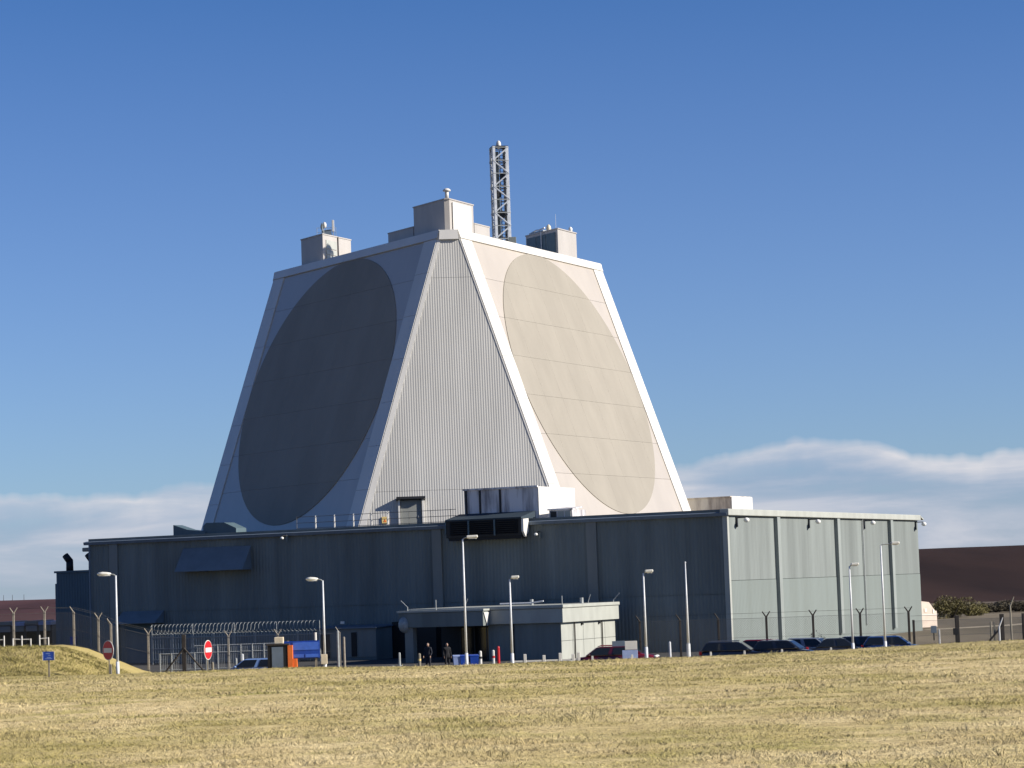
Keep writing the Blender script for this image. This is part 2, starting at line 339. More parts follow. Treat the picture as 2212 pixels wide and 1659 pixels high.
# grass blades on the near field (uncountable: one object)
def blades():
    bands = [(25, 45, 520, .035, .0075), (45, 75, 170, .042, .011), (75, 110, 62, .046, .017), (110, 150, 30, .05, .026)]
    P = []; 
    for y0, y1, dens, hh, ww in bands:
        wid = lambda y: .235*y+1.5
        n = int(dens*(y1-y0)*(wid(y0)+wid(y1)))
        y = rng.uniform(y0, y1, n); x = rng.uniform(-1, 1, n)*(.235*y+1.5)
        # clumping
        keep = np.array([noise.noise((a*.9, b*.9, 0))+.5*noise.noise((a*.25, b*.25, 7)) for a, b in zip(x, y)])
        sel = keep > rng.uniform(-.9, .35, n)
        x, y, kk = x[sel], y[sel], keep[sel]
        P.append((x, y, hh*(1+.5*kk)*rng.uniform(.5, 1.35, len(x)), ww*rng.uniform(.7, 1.4, len(x))))
    # tussocks: small dense clumps of taller blades
    for y0, y1, cnt, per, rad, hh, ww in ((25, 60, 1300, 40, .15, .085, .008), (60, 105, 1300, 26, .24, .10, .016), (105, 152, 1300, 16, .38, .11, .026)):
        yc = rng.uniform(y0, y1, cnt); xc = rng.uniform(-1, 1, cnt)*(.235*yc+1.5)
        kk = np.array([noise.noise((a*.16, b*.14, 21)) for a, b in zip(xc, yc)]); sel = kk > rng.uniform(-.35, .25, cnt); xc, yc = xc[sel], yc[sel]
        sz = rng.uniform(.5, 1.5, len(xc)); x = np.repeat(xc, per)+rng.normal(0, 1, len(xc)*per)*rad*np.repeat(sz, per); y = np.repeat(yc, per)+rng.normal(0, .7, len(xc)*per)*rad*np.repeat(sz, per)
        P.append((x, y, hh*np.repeat(sz, per)*rng.uniform(.5, 1.2, len(x)), ww*rng.uniform(.7, 1.4, len(x))))
    cnt, per = 420, 30; xc = rng.uniform(-38, -23, cnt); yc = rng.uniform(149, 166, cnt); sz = rng.uniform(.5, 1.5, cnt)
    x = np.repeat(xc, per)+rng.normal(0, .28, cnt*per); y = np.repeat(yc, per)+rng.normal(0, .28, cnt*per); P.append((x, y, .17*np.repeat(sz, per)*rng.uniform(.5, 1.2, len(x)), .03*rng.uniform(.7, 1.4, len(x))))
    # mound on the left
    n = 16000; x = rng.uniform(-38, -22, n); y = rng.uniform(149, 167, n); P.append((x, y, .10*rng.uniform(.5, 1.3, n), .03*rng.uniform(.7, 1.3, n)))
    x = np.concatenate([p[0] for p in P]); y = np.concatenate([p[1] for p in P]); h = np.concatenate([p[2] for p in P]); ww = np.concatenate([p[3] for p in P])
    z = np.array([ground_z(a, b) for a, b in zip(x, y)])-.01
    n = len(x); th = rng.uniform(0, 2*np.pi, n); lean = rng.uniform(.6, 2.6, n)*h; la = rng.uniform(0, 2*np.pi, n)
    cx, sy = np.cos(th)*ww/2, np.sin(th)*ww/2; lx, ly = np.cos(la)*lean, np.sin(la)*lean
    V = np.zeros((n, 5, 3))
    V[:, 0] = np.stack([x-cx, y-sy, z], 1); V[:, 1] = np.stack([x+cx, y+sy, z], 1)
    V[:, 2] = np.stack([x+cx*.8+lx*.35, y+sy*.8+ly*.35, z+h*.6], 1); V[:, 3] = np.stack([x-cx*.8+lx*.35, y-sy*.8+ly*.35, z+h*.6], 1)
    V[:, 4] = np.stack([x+lx, y+ly, z+h], 1)
    me = bpy.data.meshes.new('grass'); me.vertices.add(n*5); me.vertices.foreach_set('co', V.reshape(-1))
    base = np.arange(n)[:, None]*5
    loops = np.concatenate([base+np.array([0, 1, 2, 3]), base+np.array([3, 2, 4])], 1).reshape(-1)
    me.loops.add(len(loops)); me.loops.foreach_set('vertex_index', loops.astype(np.int32))
    st = (np.arange(n)[:, None]*7+np.array([0, 4])).reshape(-1); tot = np.tile([4, 3], n)
    me.polygons.add(2*n); me.polygons.foreach_set('loop_start', st.astype(np.int32)); me.polygons.foreach_set('loop_total', tot.astype(np.int32))
    me.update(calc_edges=True); me.materials.append(grass_mat('dry_grass_blade', True))
    o = bpy.data.objects.new('grass', me); col.objects.link(o); tag(o, 'short straw coloured dry grass covering the foreground slope', 'grass'); o['kind'] = 'stuff'
    print('blades', n)
blades()

# ------------------------------------------------------------------ base building
# building frame: x along the front wall (front wall y=0, x -58.7..0), y inward, right wall at x=0
BX, BY = 15.873, 189.812; BRZ = -math.atan2(.44009663, .89795042)
WL, WR, ZW = 58.7, 48.7, 10.2
def bw(x, y, z=0):
    c, s = math.cos(BRZ), math.sin(BRZ); return Vector((BX+c*x-s*y, BY+s*x+c*y, z))
base = thing('base_building', 'long dark clad two storey building under the white radar tower', 'building', (BX, BY, 0), BRZ)
MB().prism([(-.12, .12, 0), (-WL+.12, .12, 0), (-WL+.12, 15, 0), (-66.5, 15, 0), (-66.5, 60, 0), (-12, 60, 0), (-12, WR-.12, 0), (-.12, WR-.12, 0)], (0, 0, ZW-.05)).build('core', M['wall'], base, fix=True)
MB().prism([(-.3, .3, ZW-.03), (-WL+.3, .3, ZW-.03), (-WL+.3, 15.2, ZW-.03), (-66.3, 15.2, ZW-.03), (-66.3, 59.8, ZW-.03), (-12.2, 59.8, ZW-.03), (-12.2, WR-.3, ZW-.03), (-.3, WR-.3, ZW-.03)], (0, 0, .06)).build('roof', M['roof'], base, fix=True)
def corrugated(name, m, parent, o, u, n, width, z0, z1, pitch=.3, depth=.03):
    """vertical-rib sheet: o = lower corner, u = along, n = outward"""
    o = Vector(o); u = Vector(u); n = Vector(n); mb = MB(); k = max(1, round(width/pitch)); p = width/k; prof = []
    for i in range(k): prof += [(i*p, 0), (i*p+p*.25, 0), (i*p+p*.5, depth), (i*p+p*.75, depth)]
    prof.append((width, 0)); i = 0
    for a, d in prof:
        q = o+u*a+n*d; mb.v += [(q.x, q.y, z0), (q.x, q.y, z1)]
    for j in range(len(prof)-1): mb.f.append((2*j, 2*j+2, 2*j+3, 2*j+1))
    return mb.build(name, m, parent)
PF = [-56.1, -24.8, -11.2]
edges = [-WL]+PF+[0]
for a, b in zip(edges[:-1], edges[1:]):
    corrugated('wall_panel', M['wall'], base, (a, .0, 0), (1, 0, 0), (0, -1, 0), b-a, 4.31, ZW)
    corrugated('wall_panel', M['wall'], base, (a, .0, 0), (1, 0, 0), (0, -1, 0), b-a, 0, 4.27)
for x in PF: MB().box(x-.42, x+.42, -.2, .06, .02, ZW-.02).build('pilaster', M['pilaster'], base, bevel=.02)
PR = [10.57, 25.22, 39.9]; edges = [0]+PR+[WR]
for a, b in zip(edges[:-1], edges[1:]):
    corrugated('wall_panel', M['wall'], base, (0, a, 0), (0, 1, 0), (1, 0, 0), b-a, 5.30, ZW, depth=.02)
    corrugated('wall_panel', M['wall_low'], base, (.02, a, 0), (0, 1, 0), (1, 0, 0), b-a, 0, 5.27, depth=.02)
for y in PR: MB().box(-.06, .34, y-.34, y+.34, .5, ZW-.02).build('pilaster', M['trim2'], base, bevel=.02)
MB().box(-.3, .10, -.10, .25, 0, ZW-.02).build('corner_post', M['trim'], base)
# parapets and gutters
MB().box(-WL-.15, -.02, .1, .45, ZW, ZW+.5).build('parapet', M['wall'], base)
MB().prism([(-WL-.35, -.32, ZW-.02), (-WL-.35, .08, ZW-.02), (-WL-.35, .08, ZW+.3), (-WL-.35, -.38, ZW+.22)], (WL+.5, 0, 0)).build('gutter', M['gutter'], base)
MB().box(-.4, .32, -.30, WR+.1, ZW+.02, ZW+.52).build('fascia', M['trim'], base, bevel=.05)
MB().prism([(.34, WR+.1, ZW+.3), (-.3, WR+.1, ZW+.3), (-.3, WR+.9, ZW+.05), (.34, WR+.9, ZW+.05)], (0, 0, .12)).build('eave_end', M['trim'], base)
MB().tube((.12, 32.2, 1), (.12, 32.2, ZW), .05, n=8).build('downpipe', M['galv'], base)
MB().tube((-58.5, -.28, 0), (-58.5, -.28, ZW), .07, n=8).build('downpipe', M['gutter'], base)
MB().box(-WL-1.0, -WL, .3, .9, ZW-.55, ZW-.2).build('rainwater_hopper', M['pilaster'], base, bevel=.08)
# hoods on the front wall
def hood(x0, x1, z0, z1, out):
    h = MB().prism([(x0, -.09, z1), (x0, -out, z0+.06), (x0, -out, z0), (x0, -.09, z0)], (x1-x0, 0, 0)).build('hood', M['hood'], base, bevel=.02); return h
hood(-49.0, -42.3, 7.55, 9.55, 1.5); hood(-55.3, -51.1, 3.35, 4.4, 1.5)
MB().box(-55.0, -51.4, -.10, -.02, 0, 3.3).build('door', M['annex'], base)  # dark panel standing for the shade under the small hood
# small wall lights
def wall_light(x, y, z, nxy, label, r=.24):
    t = thing('wall_light', label, 'light', bw(x, y, z), BRZ, 'floodlights under the eaves'); n = Vector((*nxy, 0)); s = Vector((-n.y, n.x, 0))
    MB().tube((0, 0, .15), n*.75+Vector((0, 0, .15)), .04).build('bracket', M['dark'], t)
    MB().box(-.06, .06, -.12, .12, -.55*r/.24, .22).build('junction_box', M['dark' if r > .2 else 'wall'], t)
    q = n*.8; MB().ball((q.x, q.y, -.05), r, r, r*.8, 10, 6).build('lamp_head', M['lens'], t, smooth=True)
for y, lb in ((2.0, 'round white floodlight at the front corner of the pale side wall'), (18.4, 'round white floodlight between first and second ribs of the pale side wall'), (32.8, 'round white floodlight between second and third ribs of the pale side wall'), (47.9, 'round white floodlight at the far end of the pale side wall')):
    wall_light(.06, y, ZW-.3, (1, 0), lb)
wall_light(-38.6, -.38, ZW-.15, (0, -1), 'small white floodlight under the eave right of the big hood', .15)
wall_light(-15.6, -.12, ZW-.75, (0, -1), 'small white floodlight beside the louvred plant box on the front wall', .15)

# ------------------------------------------------------------------ annex on the left
ax = thing('annex_block', 'dark blue clad lower annex beside the main building with two black flues', 'building', bw(-WL, 8, 0), BRZ)
AW = 9.45; AZ = 8.0
MB().box(-AW+.1, -.12, .1, 16, 0, AZ).build('core', M['annex'], ax)
corrugated('wall_panel', M['annex'], ax, (-AW, 0, 0), (1, 0, 0), (0, -1, 0), AW, 3.1, AZ)
corrugated('wall_panel', M['annex'], ax, (-AW, 0, 0), (1, 0, 0), (0, -1, 0), AW, 0, 3.05)
MB().box(-AW-.15, 0, -.15, 16.1, AZ, AZ+.18).build('coping', M['annex'], ax)
MB().box(-AW-.45, -AW, .4, 14, 0, AZ-.95).build('side_bay', M['annex'], ax)
d = MB().box(-8.0, -7.35, -.12, 0, 0, 2.25).build('door', M['blue'], ax)
MB().box(-7.55, -7.45, -.18, -.12, 1.0, 1.12).build('handle', M['galv'], d)
def flue(x, y):
    MB().tube((x, y, AZ), (x, y, AZ+1.15), .34, .32, n=12).tube((x+.05, y, AZ+1.0), (x-.42, y-.1, AZ+1.62), .33, .3, n=12).build('flue', M['black'], ax, smooth=True)
flue(-AW+.62, 1.2); flue(-6.35, 1.2)

# ------------------------------------------------------------------ entrance block
en = thing('entrance_block', 'flat roofed entrance lodge with deep fascia in front of the dark wall', 'building', bw(-8.5, -2.1, 0), BRZ)
EW, ED = 12.3, 10.0            # x -EW..0, y -ED..0
MB().box(-5.9, -.06, -ED+.06, -.3, 0, 2.7).build('core', M['trim'], en)
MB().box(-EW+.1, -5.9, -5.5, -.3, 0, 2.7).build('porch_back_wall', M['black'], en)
corrugated('front_wall', M['wall'], en, (-5.9, -ED, 0), (1, 0, 0), (0, -1, 0), 5.9, 0, 2.66, pitch=1.0, depth=.03)
for i in range(5):
    y0 = -ED+i*1.94
    p = MB().box(-.04, .03, y0+.02, y0+1.92, 0, 1.33).build('side_panel', M['trim'], en); MB().box(-.04, .03, y0+.02, y0+1.92, 1.36, 2.66).build('side_panel', M['trim'], en)
MB().box(-EW, .35, -ED-.3, -.22, 2.68, 3.72).build('fascia', M['trim'], en, bevel=.02)
MB().box(-EW-.1, .45, -ED-.4, -.2, 3.74, 3.98).build('coping', M['trim'], en, bevel=.04)
MB().box(-EW-.35, -5.6, -ED-1.35, -ED-.32, 2.62, 3.70).build('canopy', M['wall'], en, bevel=.02)
MB().box(-EW-.45, -5.5, -ED-1.45, -ED-.42, 3.72, 3.86).build('canopy_coping', M['trim'], en)
MB().prism([(-5.58, -ED-1.33, 3.6), (-5.58, -ED-.45, 3.6), (-5.58, -ED-.8, 2.6)], (.06, 0, 0)).build('sunlit_return', M['white'], en)  # white wedge painted for sunlight on the canopy's right return
for x in (-11.9, ): MB().box(x-.35, x+.35, -ED-1.2, -ED-.6, 0, 2.6).build('pillar', M['pilaster'], en, bevel=.03)
MB().ball((-12.25, -ED-1.2, 2.85), .45, .5, .62, 10, 7).build('cowl', M['galv'], en, smooth=True)
for x in (-10.5, -9.3, -7.9, -6.6): MB().box(x-.06, x+.06, -5.62, -5.5, 0, 2.6).build('door_frame', M['dark'], en)
for a, b in ((-10.5, -9.3), (-9.3, -7.9), (-7.9, -6.6)): MB().box(a+.08, b-.08, -5.56, -5.51, .1, 2.4).build('door_glass', M['glass'], en)
for x in (-6.0, -3.8): MB().box(x-.05, x+.05, -ED-.06, -ED-.01, 0, 2.66).build('cover_strip', M['dark'], en)
MB().tube((.12, -ED+2.2, 0), (.12, -ED+2.2, 2.66), .05).build('downpipe', M['wood'], en); MB().tube((.12, -2.9, 0), (.12, -2.9, 2.66), .05).build('downpipe', M['wood'], en)
for y, z in ((-6.4, 2.5), (-3.3, 2.5)): MB().box(.03, .16, y-.12, y+.12, z-.08, z+.08).build('lamp_box', M['dark'], en)
# cranked roof stays
for (x, y, dx) in ((-EW+.3, -ED-1.1, -.55), (-9.6, -ED-1.1, 0), (-7.2, -ED-1.1, .25), (.1, -ED+.2, 0), (.1, -5.2, .18), (.1, -.6, .5)):
    MB().tube((x, y, 3.8), (x, y, 4.15), .035).tube((x, y, 4.13), (x+dx, y, 4.62), .035).build('roof_stay', M['galv'], en)
MB().path([(-5.0, -ED+.3, 4.16), (-2.6, -ED+.6, 4.16), (-1.6, -ED+.6, 4.28)], .06).build('roof_pipe', M['pole'], en)
for x, y in ((-4.2, -6), (-1.0, -4.0)): MB().tube((x, y, 3.9), (x, y, 4.4), .15).build('roof_vent', M['galv'], en)
# low wing left of the porch
wg = thing('side_wing', 'low grey metal lean-to left of the entrance porch', 'building', bw(-28.6, -.12, 0), BRZ)
MB().box(-5.6, 0, -3.6, 0, 0, 2.5).build('core', M['wall'], wg)
corrugated('wall_panel', M['pilaster'], wg, (-5.6, -3.62, 0), (1, 0, 0), (0, -1, 0), 5.6, .25, 2.45, pitch=.9, depth=.03)
MB().prism([(-5.75, -3.85, 2.5), (-5.75, 0, 2.62), (-5.75, 0, 2.74), (-5.75, -3.85, 2.6)], (5.9, 0, 0)).build('roof', M['gutter'], wg)
MB().box(-2.2, -1.75, -3.72, -3.66, .3, 2.2).build('window', M['black'], wg); MB().box(-5.0, -4.2, -3.72, -3.66, .2, 2.1).build('door', M['dark'], wg)
MB().box(.02, 4.0, -1.0, 0, 0, 2.9).build('recess_shade', M['black'], wg)  # black block standing for the shade in the gap beside the wing
MB().box(-3.1, -2.8, -3.8, -3.66, 2.9, 3.1).build('lamp_box', M['lens'], wg)

# ------------------------------------------------------------------ plant box on the parapet, with louvred hood
pl = thing('plant_box', 'streaked grey plant box with louvred hood hanging over the front parapet', 'plant room', bw(-16.4, 0, ZW), BRZ)
MB().box(-6.55, 0, 1.3, 8.2, .0, 3.05).build('housing', M['plantgrey'], pl, bevel=.03)
MB().box(.02, .08, 1.32, 8.18, .05, 3.03).build('sunlit_side', M['white'], pl)  # sunlight on the right side of the box, put in as white
for x in (-6.35, -5.1, -3.3): MB().box(x-.07, x+.07, 1.2, 1.3, .3, 2.95).build('post', M['dark'], pl)
MB().box(-6.6, .05, 1.18, 1.32, 2.98, 3.12).build('coping', M['plantgrey'], pl)
MB().prism([(-7.0, 1.28, 1.12), (-7.0, -1.3, .62), (-7.0, -1.3, .5), (-7.0, 1.28, .5)], (6.75, 0, 0)).build('hood', M['hood2'], pl)
MB().box(-6.95, -.3, -1.2, .1, -.8, .5).build('louvre_frame', M['dark'], pl)
for i in range(7):
    z = -.62+i*.16; MB().prism([(-6.6, -1.32, z), (-6.6, -1.21, z+.1), (-6.6, -1.21, z+.03), (-6.6, -1.32, z-.03)], (6.0, 0, 0)).build('louvre_blade', M['black'], pl)
for x in (-4.9, -2.6): MB().box(x-.06, x+.06, -1.36, -1.2, -.75, .5).build('mullion', M['annex'], pl)
MB().prism([(-.25, -1.3, .45), (-.25, -1.3, -.5), (-.25, -.9, -.95), (-.25, -.35, -.5), (-.25, -.35, .5)], (.18, 0, 0)).build('end_plate', M['white'], pl)  # right end of the hood painted white where the sun strikes it
MB().prism([(-7.05, -1.25, .5), (-7.05, .05, .5), (-7.05, .05, -.9), (-7.05, -.7, -.9), (-7.05, -1.25, -.45)], (.1, 0, 0)).build('end_plate', M['annex'], pl)
MB().box(-6.8, -.35, -1.1, -.4, -1.05, -.8).build('drip_tray', M['black'], pl)
un = thing('roof_cabinet', 'small grey louvred cabinet on the roof beside the plant box', 'cabinet', bw(-15.4, 1.2, ZW+.03), BRZ)
MB().box(0, 2.0, 0, 2.6, 0, 1.05).build('casing', M['plantgrey'], un, bevel=.03)
MB().prism([(-.1, -.1, 1.05), (2.1, -.1, 1.05), (1.7, 2.7, 1.25), (-.1, 2.7, 1.25)], (0, 0, .1)).build('lid', M['plantgrey'], un)
for i in range(3): MB().box(.15+i*.62, .65+i*.62, -.05, 0, .12, .95).build('louvre_panel', M['dark'] if i == 0 else M['trim'], un)
bb = thing('rear_plant_block', 'weathered brown concrete block with white end wall behind the roof edge', 'plant room', bw(-24.6, 48.0, ZW+.03), BRZ)
MB().box(0, 6.4, 0, 5.6, 0, 3.0).build('wall', M['stain'], bb, bevel=.03)
MB().box(6.42, 6.5, .0, 5.6, 0, 3.05).build('end_wall', M['white'], bb)
MB().box(-.1, 6.4, -.1, 5.7, 3.0, 3.1).build('coping', M['stain'], bb)
# stepped ducts at the left of the roof
rd = thing('roof_duct', 'dark stepped ductwork on the roof edge left of the radar face', 'duct', bw(-51.5, 2.2, ZW+.03), BRZ)
MB().prism([(0, 0, 0), (3.2, 0, 0), (3.2, 0, .72), (1.4, 0, .95), (0, 0, 1.4)], (0, 1.4, 0)).build('duct', M['annex'], rd, fix=True)
MB().prism([(2.9, .2, 0), (6.2, .2, 0), (6.2, .2, .9), (5.0, .2, 1.42), (3.2, .2, 1.45), (2.9, .2, 1.2)], (0, 1.6, 0)).build('cowl', M['annex'], rd, fix=True)
# roof-edge railing
rl = thing('roof_railing', 'thin wire railing with white stanchions along the roof edge', 'railing', bw(-38.4, .9, ZW+.03), BRZ)
for i, x in enumerate((0, 1.8, 3.6, 5.4, 7.1, 8.6, 10.6, 12.6, 14.4)):
    MB().tube((x, 0, 0), (x, 0, 1.55), .03 if i in (0, 6, 7, 8) else .075, .02 if i in (0, 6, 7, 8) else .06).build('stanchion', M['white'] if 0 < i < 6 else M['wire'], rl)
for z in (.55, 1.0, 1.5): MB().tube((0, 0, z), (14.9, 0, z), .022).build('rail', M['wire'], rl)

# ------------------------------------------------------------------ radar tower
TX, TY, PHI = -6.2085, 232.783, .0651; ZT = EYE+30.832; REC = R(19.3034); APO, TWD = 9.449, 29.838; UC, RAD = 13.495, 12.8
HB = (ZT-ZW)/math.cos(REC)
tw = thing('radar_tower', 'white truncated pyramid radar tower with round array faces', 'radar tower', (TX, TY, ZW), PHI)
def fp(s, u, v, d=0.0):
    """point on array face s (-1 left, 1 right, 3 rear): u along, v down the slope, d outward"""
    A = s*R(60); n = Vector((math.sin(A), -math.cos(A), 0)); t = Vector((math.cos(A), math.sin(A), 0))
    p = n*(APO+v*math.sin(REC))+t*u; p.z = ZT-ZW-v*math.cos(REC)
    return p+(n*math.cos(REC)+Vector((0, 0, math.sin(REC))))*d
def fn(s): A = s*R(60); return Vector((math.sin(A)*math.cos(REC), -math.cos(A)*math.cos(REC), math.sin(REC)))
HW = TWD/2
rings = []
for v, ins in ((HB+.05, .25), (0, .25)):
    r = []
    for s in (-1, 1, 3): r += [fp(s, -HW+.05, v, -ins), fp(s, HW-.05, v, -ins)]
    rings.append(r)
MB().loft(rings).build('core', M['facet'], tw, fix=True)
STR = 2.1
seams = [0.79]+[UC-12.8+12.8*2/7*i for i in range(1, 7)]+[HB]
for s in (-1, 1):
    n = fn(s)
    for v0, v1 in zip(seams[:-1], seams[1:]):
        MB().prism([fp(s, -HW+STR-.05, v0+.012, -.2), fp(s, HW-STR+.05, v0+.012, -.2), fp(s, HW-STR+.05, v1-.012, -.2), fp(s, -HW+STR-.05, v1-.012, -.2)], n*.22).build('face_panel', M['spandrel'], tw, fix=True)
    # round array: rows of panels clipped to the circle
    vs_ = [UC-12.8+12.8*2/7*i for i in range(8)]
    for v0, v1 in zip(vs_[:-1], vs_[1:]):
        us = [-12.8+25.6/7*i for i in range(8)]
        for u0, u1 in zip(us[:-1], us[1:]):
            a0, a1, b0, b1 = u0+.004, u1-.004, v0+.008, min(v1-.008, HB-.05)
            pts = [(a0, b0), (a1, b0), (a1, b1), (a0, b1)]
            for k in range(96):                     # clip against the circle
                t = 2*math.pi*(k+.5)/96; cx, cy = math.cos(t), math.sin(t); out = []
                for (p, q) in zip(pts, pts[1:]+pts[:1]):
                    dp = p[0]*cx+(p[1]-UC)*cy-RAD; dq = q[0]*cx+(q[1]-UC)*cy-RAD
                    if dp <= 0: out.append(p)
                    if dp*dq < 0: w_ = dp/(dp-dq); out.append((p[0]+(q[0]-p[0])*w_, p[1]+(q[1]-p[1])*w_))
                pts = out
                if len(pts) < 3: break
            if len(pts) < 3: continue
            ar = sum(p[0]*q[1]-q[0]*p[1] for p, q in zip(pts, pts[1:]+pts[:1]))/2
            if abs(ar) < .05: continue
            MB().prism([fp(s, p[0], p[1], .0) for p in pts], n*.075).build('array_panel', M['array'], tw, fix=True)
    vb = [v for v in (UC+(RAD-.06)*math.sin(2*math.pi*k/72) for k in range(72))]
    MB().prism([fp(s, (RAD-.06)*math.cos(2*math.pi*k/72), min(vb[k], HB-.06), -.01) for k in range(72)], n*.06).build('array_backing', M['array'], tw, fix=True)
    # raised frame strips, each in lengths
    vv_ = [0.80]+[HB*i/7 for i in range(1, 8)]
    for v0, v1 in zip(vv_[:-1], vv_[1:]):
        for u0, u1 in ((-HW, -HW+STR), (HW-STR, HW)):
            MB().prism([fp(s, u0, v0+.012, -.2), fp(s, u1, v0+.012, -.2), fp(s, u1, v1-.012, -.2), fp(s, u0, v1-.012, -.2)], n*.30).build('frame_strip', M['frame'], tw, fix=True)
for s in (-1, 1, 3):
    MB().prism([fp(s, -HW-.05, -.02, -.6), fp(s, HW+.05, -.02, -.6), fp(s, HW+.05, .78, -.6), fp(s, -HW-.05, .78, -.6)], fn(s)*.76).build('top_band', M['frame'], tw, fix=True)
# corner walls of ribbed sheet between the faces
def corner(sa, sb, ribs=True):
    T1, T2 = fp(sa, HW, 0), fp(sb, -HW, 0); B1, B2 = fp(sa, HW, HB), fp(sb, -HW, HB)
    u = (T2-T1).normalized(); mt, mb_ = (T1+T2)/2, (B1+B2)/2; wv = mt-mb_; Hh = wv.length; wv.normalize(); n = u.cross(wv).normalized()
    if n.dot(Vector((mb_.x, mb_.y, 0))) < 0: n = -n
    ht, hb = (T2-T1).length/2, (B2-B1).length/2
    def wmax(x): return Hh if abs(x) <= ht else Hh*(hb-abs(x))/(hb-ht)
    rows = [0, Hh*.135, Hh*.84, Hh]
    pitch = .21; k = int(2*hb/pitch); p = 2*hb/k
    for r0, r1 in zip(rows[:-1], rows[1:]):
        mb = MB(); prof = []
        for i in range(k): prof += [(-hb+i*p, 0), (-hb+i*p+p*.2, 0), (-hb+i*p+p*.5, .012), (-hb+i*p+p*.7, .012)]
        prof.append((hb, 0))
        for (x0, d0), (x1, d1) in zip(prof[:-1], prof[1:]):
            t0, t1 = min(r1-.02, wmax(x0)), min(r1-.02, wmax(x1))
            if max(t0, t1) <= r0+.02: continue
            t0, t1 = max(t0, r0), max(t1, r0)
            mb.poly([mb_+u*x0+wv*r0+n*(d0-.0), mb_+u*x1+wv*r0+n*(d1-.0), mb_+u*x1+wv*t1+n*(d1-.0), mb_+u*x0+wv*t0+n*(d0-.0)])
        mb.build('ribbed_wall', M['facet'], tw)
    # edge trims
    e1 = (T1-B1).normalized()
    MB().prism([B1+u*.0, B1+u*.55, T1+u*.28, T1+u*.0], n*.06).build('edge_trim', M['white'], tw, fix=True)  # wide left strip, its white standing for sun on the corner return
    MB().prism([B2-u*.12, B2, T2, T2-u*.06], n*.05).build('edge_trim', M['white'], tw, fix=True)
    MB().prism([T1-wv*.85-u*.12, T2-wv*.85+u*.12, T2+u*.05, T1-u*.05], n*.24).build('corner_cap', M['white'], tw, fix=True)
    return mb_, u, wv, n, hb
fm, fu, fw_, fnn, fhb = corner(-1, 1); corner(1, 3); corner(3, -1)
MB().poly([fp(-1, -HW, .1, -.5), fp(-1, HW, .1, -.5), fp(1, -HW, .1, -.5), fp(1, HW, .1, -.5), fp(3, -HW, .1, -.5), fp(3, HW, .1, -.5)]).build('tower_roof', M['roof'], tw)
# door with hood at the foot of the corner wall
def fpt(x, w_, d): return fm+fu*x+fw_*w_+fnn*d
dx = -fhb+4.0-.35
MB().prism([fpt(dx-.15, 0, -.05), fpt(dx, 0, -.05), fpt(dx, 2.75, -.05), fpt(dx-.15, 2.75, -.05)], fnn*.35).build('door_side', M['white'], tw, fix=True)
MB().prism([fpt(dx+1.85, 0, -.05), fpt(dx+2.0, 0, -.05), fpt(dx+2.0, 2.75, -.05), fpt(dx+1.85, 2.75, -.05)], fnn*.35).build('door_side', M['white'], tw, fix=True)
MB().prism([fpt(dx-.3, 2.75, -.05), fpt(dx+2.15, 2.75, -.05), fpt(dx+2.15, 2.95, -.05), fpt(dx-.3, 2.95, -.05)], fnn*.75).build('door_hood', M['dark'], tw, fix=True)
dr = MB().prism([fpt(dx+.05, 0, 0), fpt(dx+1.8, 0, 0), fpt(dx+1.8, 2.7, 0), fpt(dx+.05, 2.7, 0)], fnn*.12).build('door', M['pilaster'], tw, fix=True)
MB().prism([fpt(dx+1.5, 1.2, .12), fpt(dx+1.6, 1.2, .12), fpt(dx+1.6, 1.4, .12), fpt(dx+1.5, 1.4, .12)], fnn*.06).build('handle', M['galv'], dr, fix=True)
yb = MB().prism([fpt(dx-1.55, .85, 0), fpt(dx-1.05, .85, 0), fpt(dx-1.05, 1.4, 0), fpt(dx-1.55, 1.4, 0)], fnn*.12).build('warning_sign', M['yellow'], tw, fix=True)
MB().prism([fpt(dx-1.42, .95, .12), fpt(dx-1.18, .95, .12), fpt(dx-1.3, 1.2, .12)], fnn*.02).build('sign_triangle', M['orange'], yb, fix=True)

# boxes on the tower top: rhombic plan, sides parallel to the left and right faces
tl = Vector((math.cos(R(-60)), math.sin(R(-60)), 0)); trr = Vector((math.cos(R(60)), math.sin(R(60)), 0))   # along left face (to the right), along right face (to the right)
def tpos(p): c, s = math.cos(PHI), math.sin(PHI); return Vector((TX+c*p.x-s*p.y, TY+s*p.x+c*p.y, ZW+p.z))
def rbox(name, p, a, b, h, label, group=None, cut=0.0, top=True):
    """p near bottom corner (tower frame), a = length along left side, b = along right side"""
    t = thing(name, label, 'roof cabin', tpos(p), PHI, group)
    P = [-tl*cut, trr*cut, trr*b, trr*b-tl*a, -tl*a] if cut else [Vector((0, 0, 0)), trr*b, trr*b-tl*a, -tl*a]
    MB().prism([q+Vector((0, 0, -.12)) for q in P], (0, 0, h+.12)).build('walls', M['cabin'], t, fix=True)
    c = sum(P, Vector())/len(P)
    MB().prism([c+(q-c)*1.03+Vector((0, 0, h)) for q in P], (0, 0, .1)).build('roof', M['cabin'], t, fix=True)
    return t
M['cabin'] = mat('cabin_panel', (.62, .585, .55), .5, .05, .6, (1, 1, .3))
ncap = (fp(-1, HW, 0)+fp(1, -HW, 0))/2; ncap = Vector((ncap.x, ncap.y, ZT-ZW))
nb = rbox('roof_cabin', ncap+Vector((0, 1.1, 0)), 5.6, 5.0, 2.95, 'tallest roof cabin on the front corner of the radar tower with mushroom vent', 'cabins on top of the tower', cut=.45)
MB().prism([trr*.9+Vector((.03, -.05, .35)), trr*4.4+Vector((.03, -.05, .35)), trr*4.4+Vector((.03, -.05, 2.75)), trr*.9+Vector((.03, -.05, 2.75))], (.06, -.035, 0)).build('recessed_panel', M['white'], nb, fix=True)
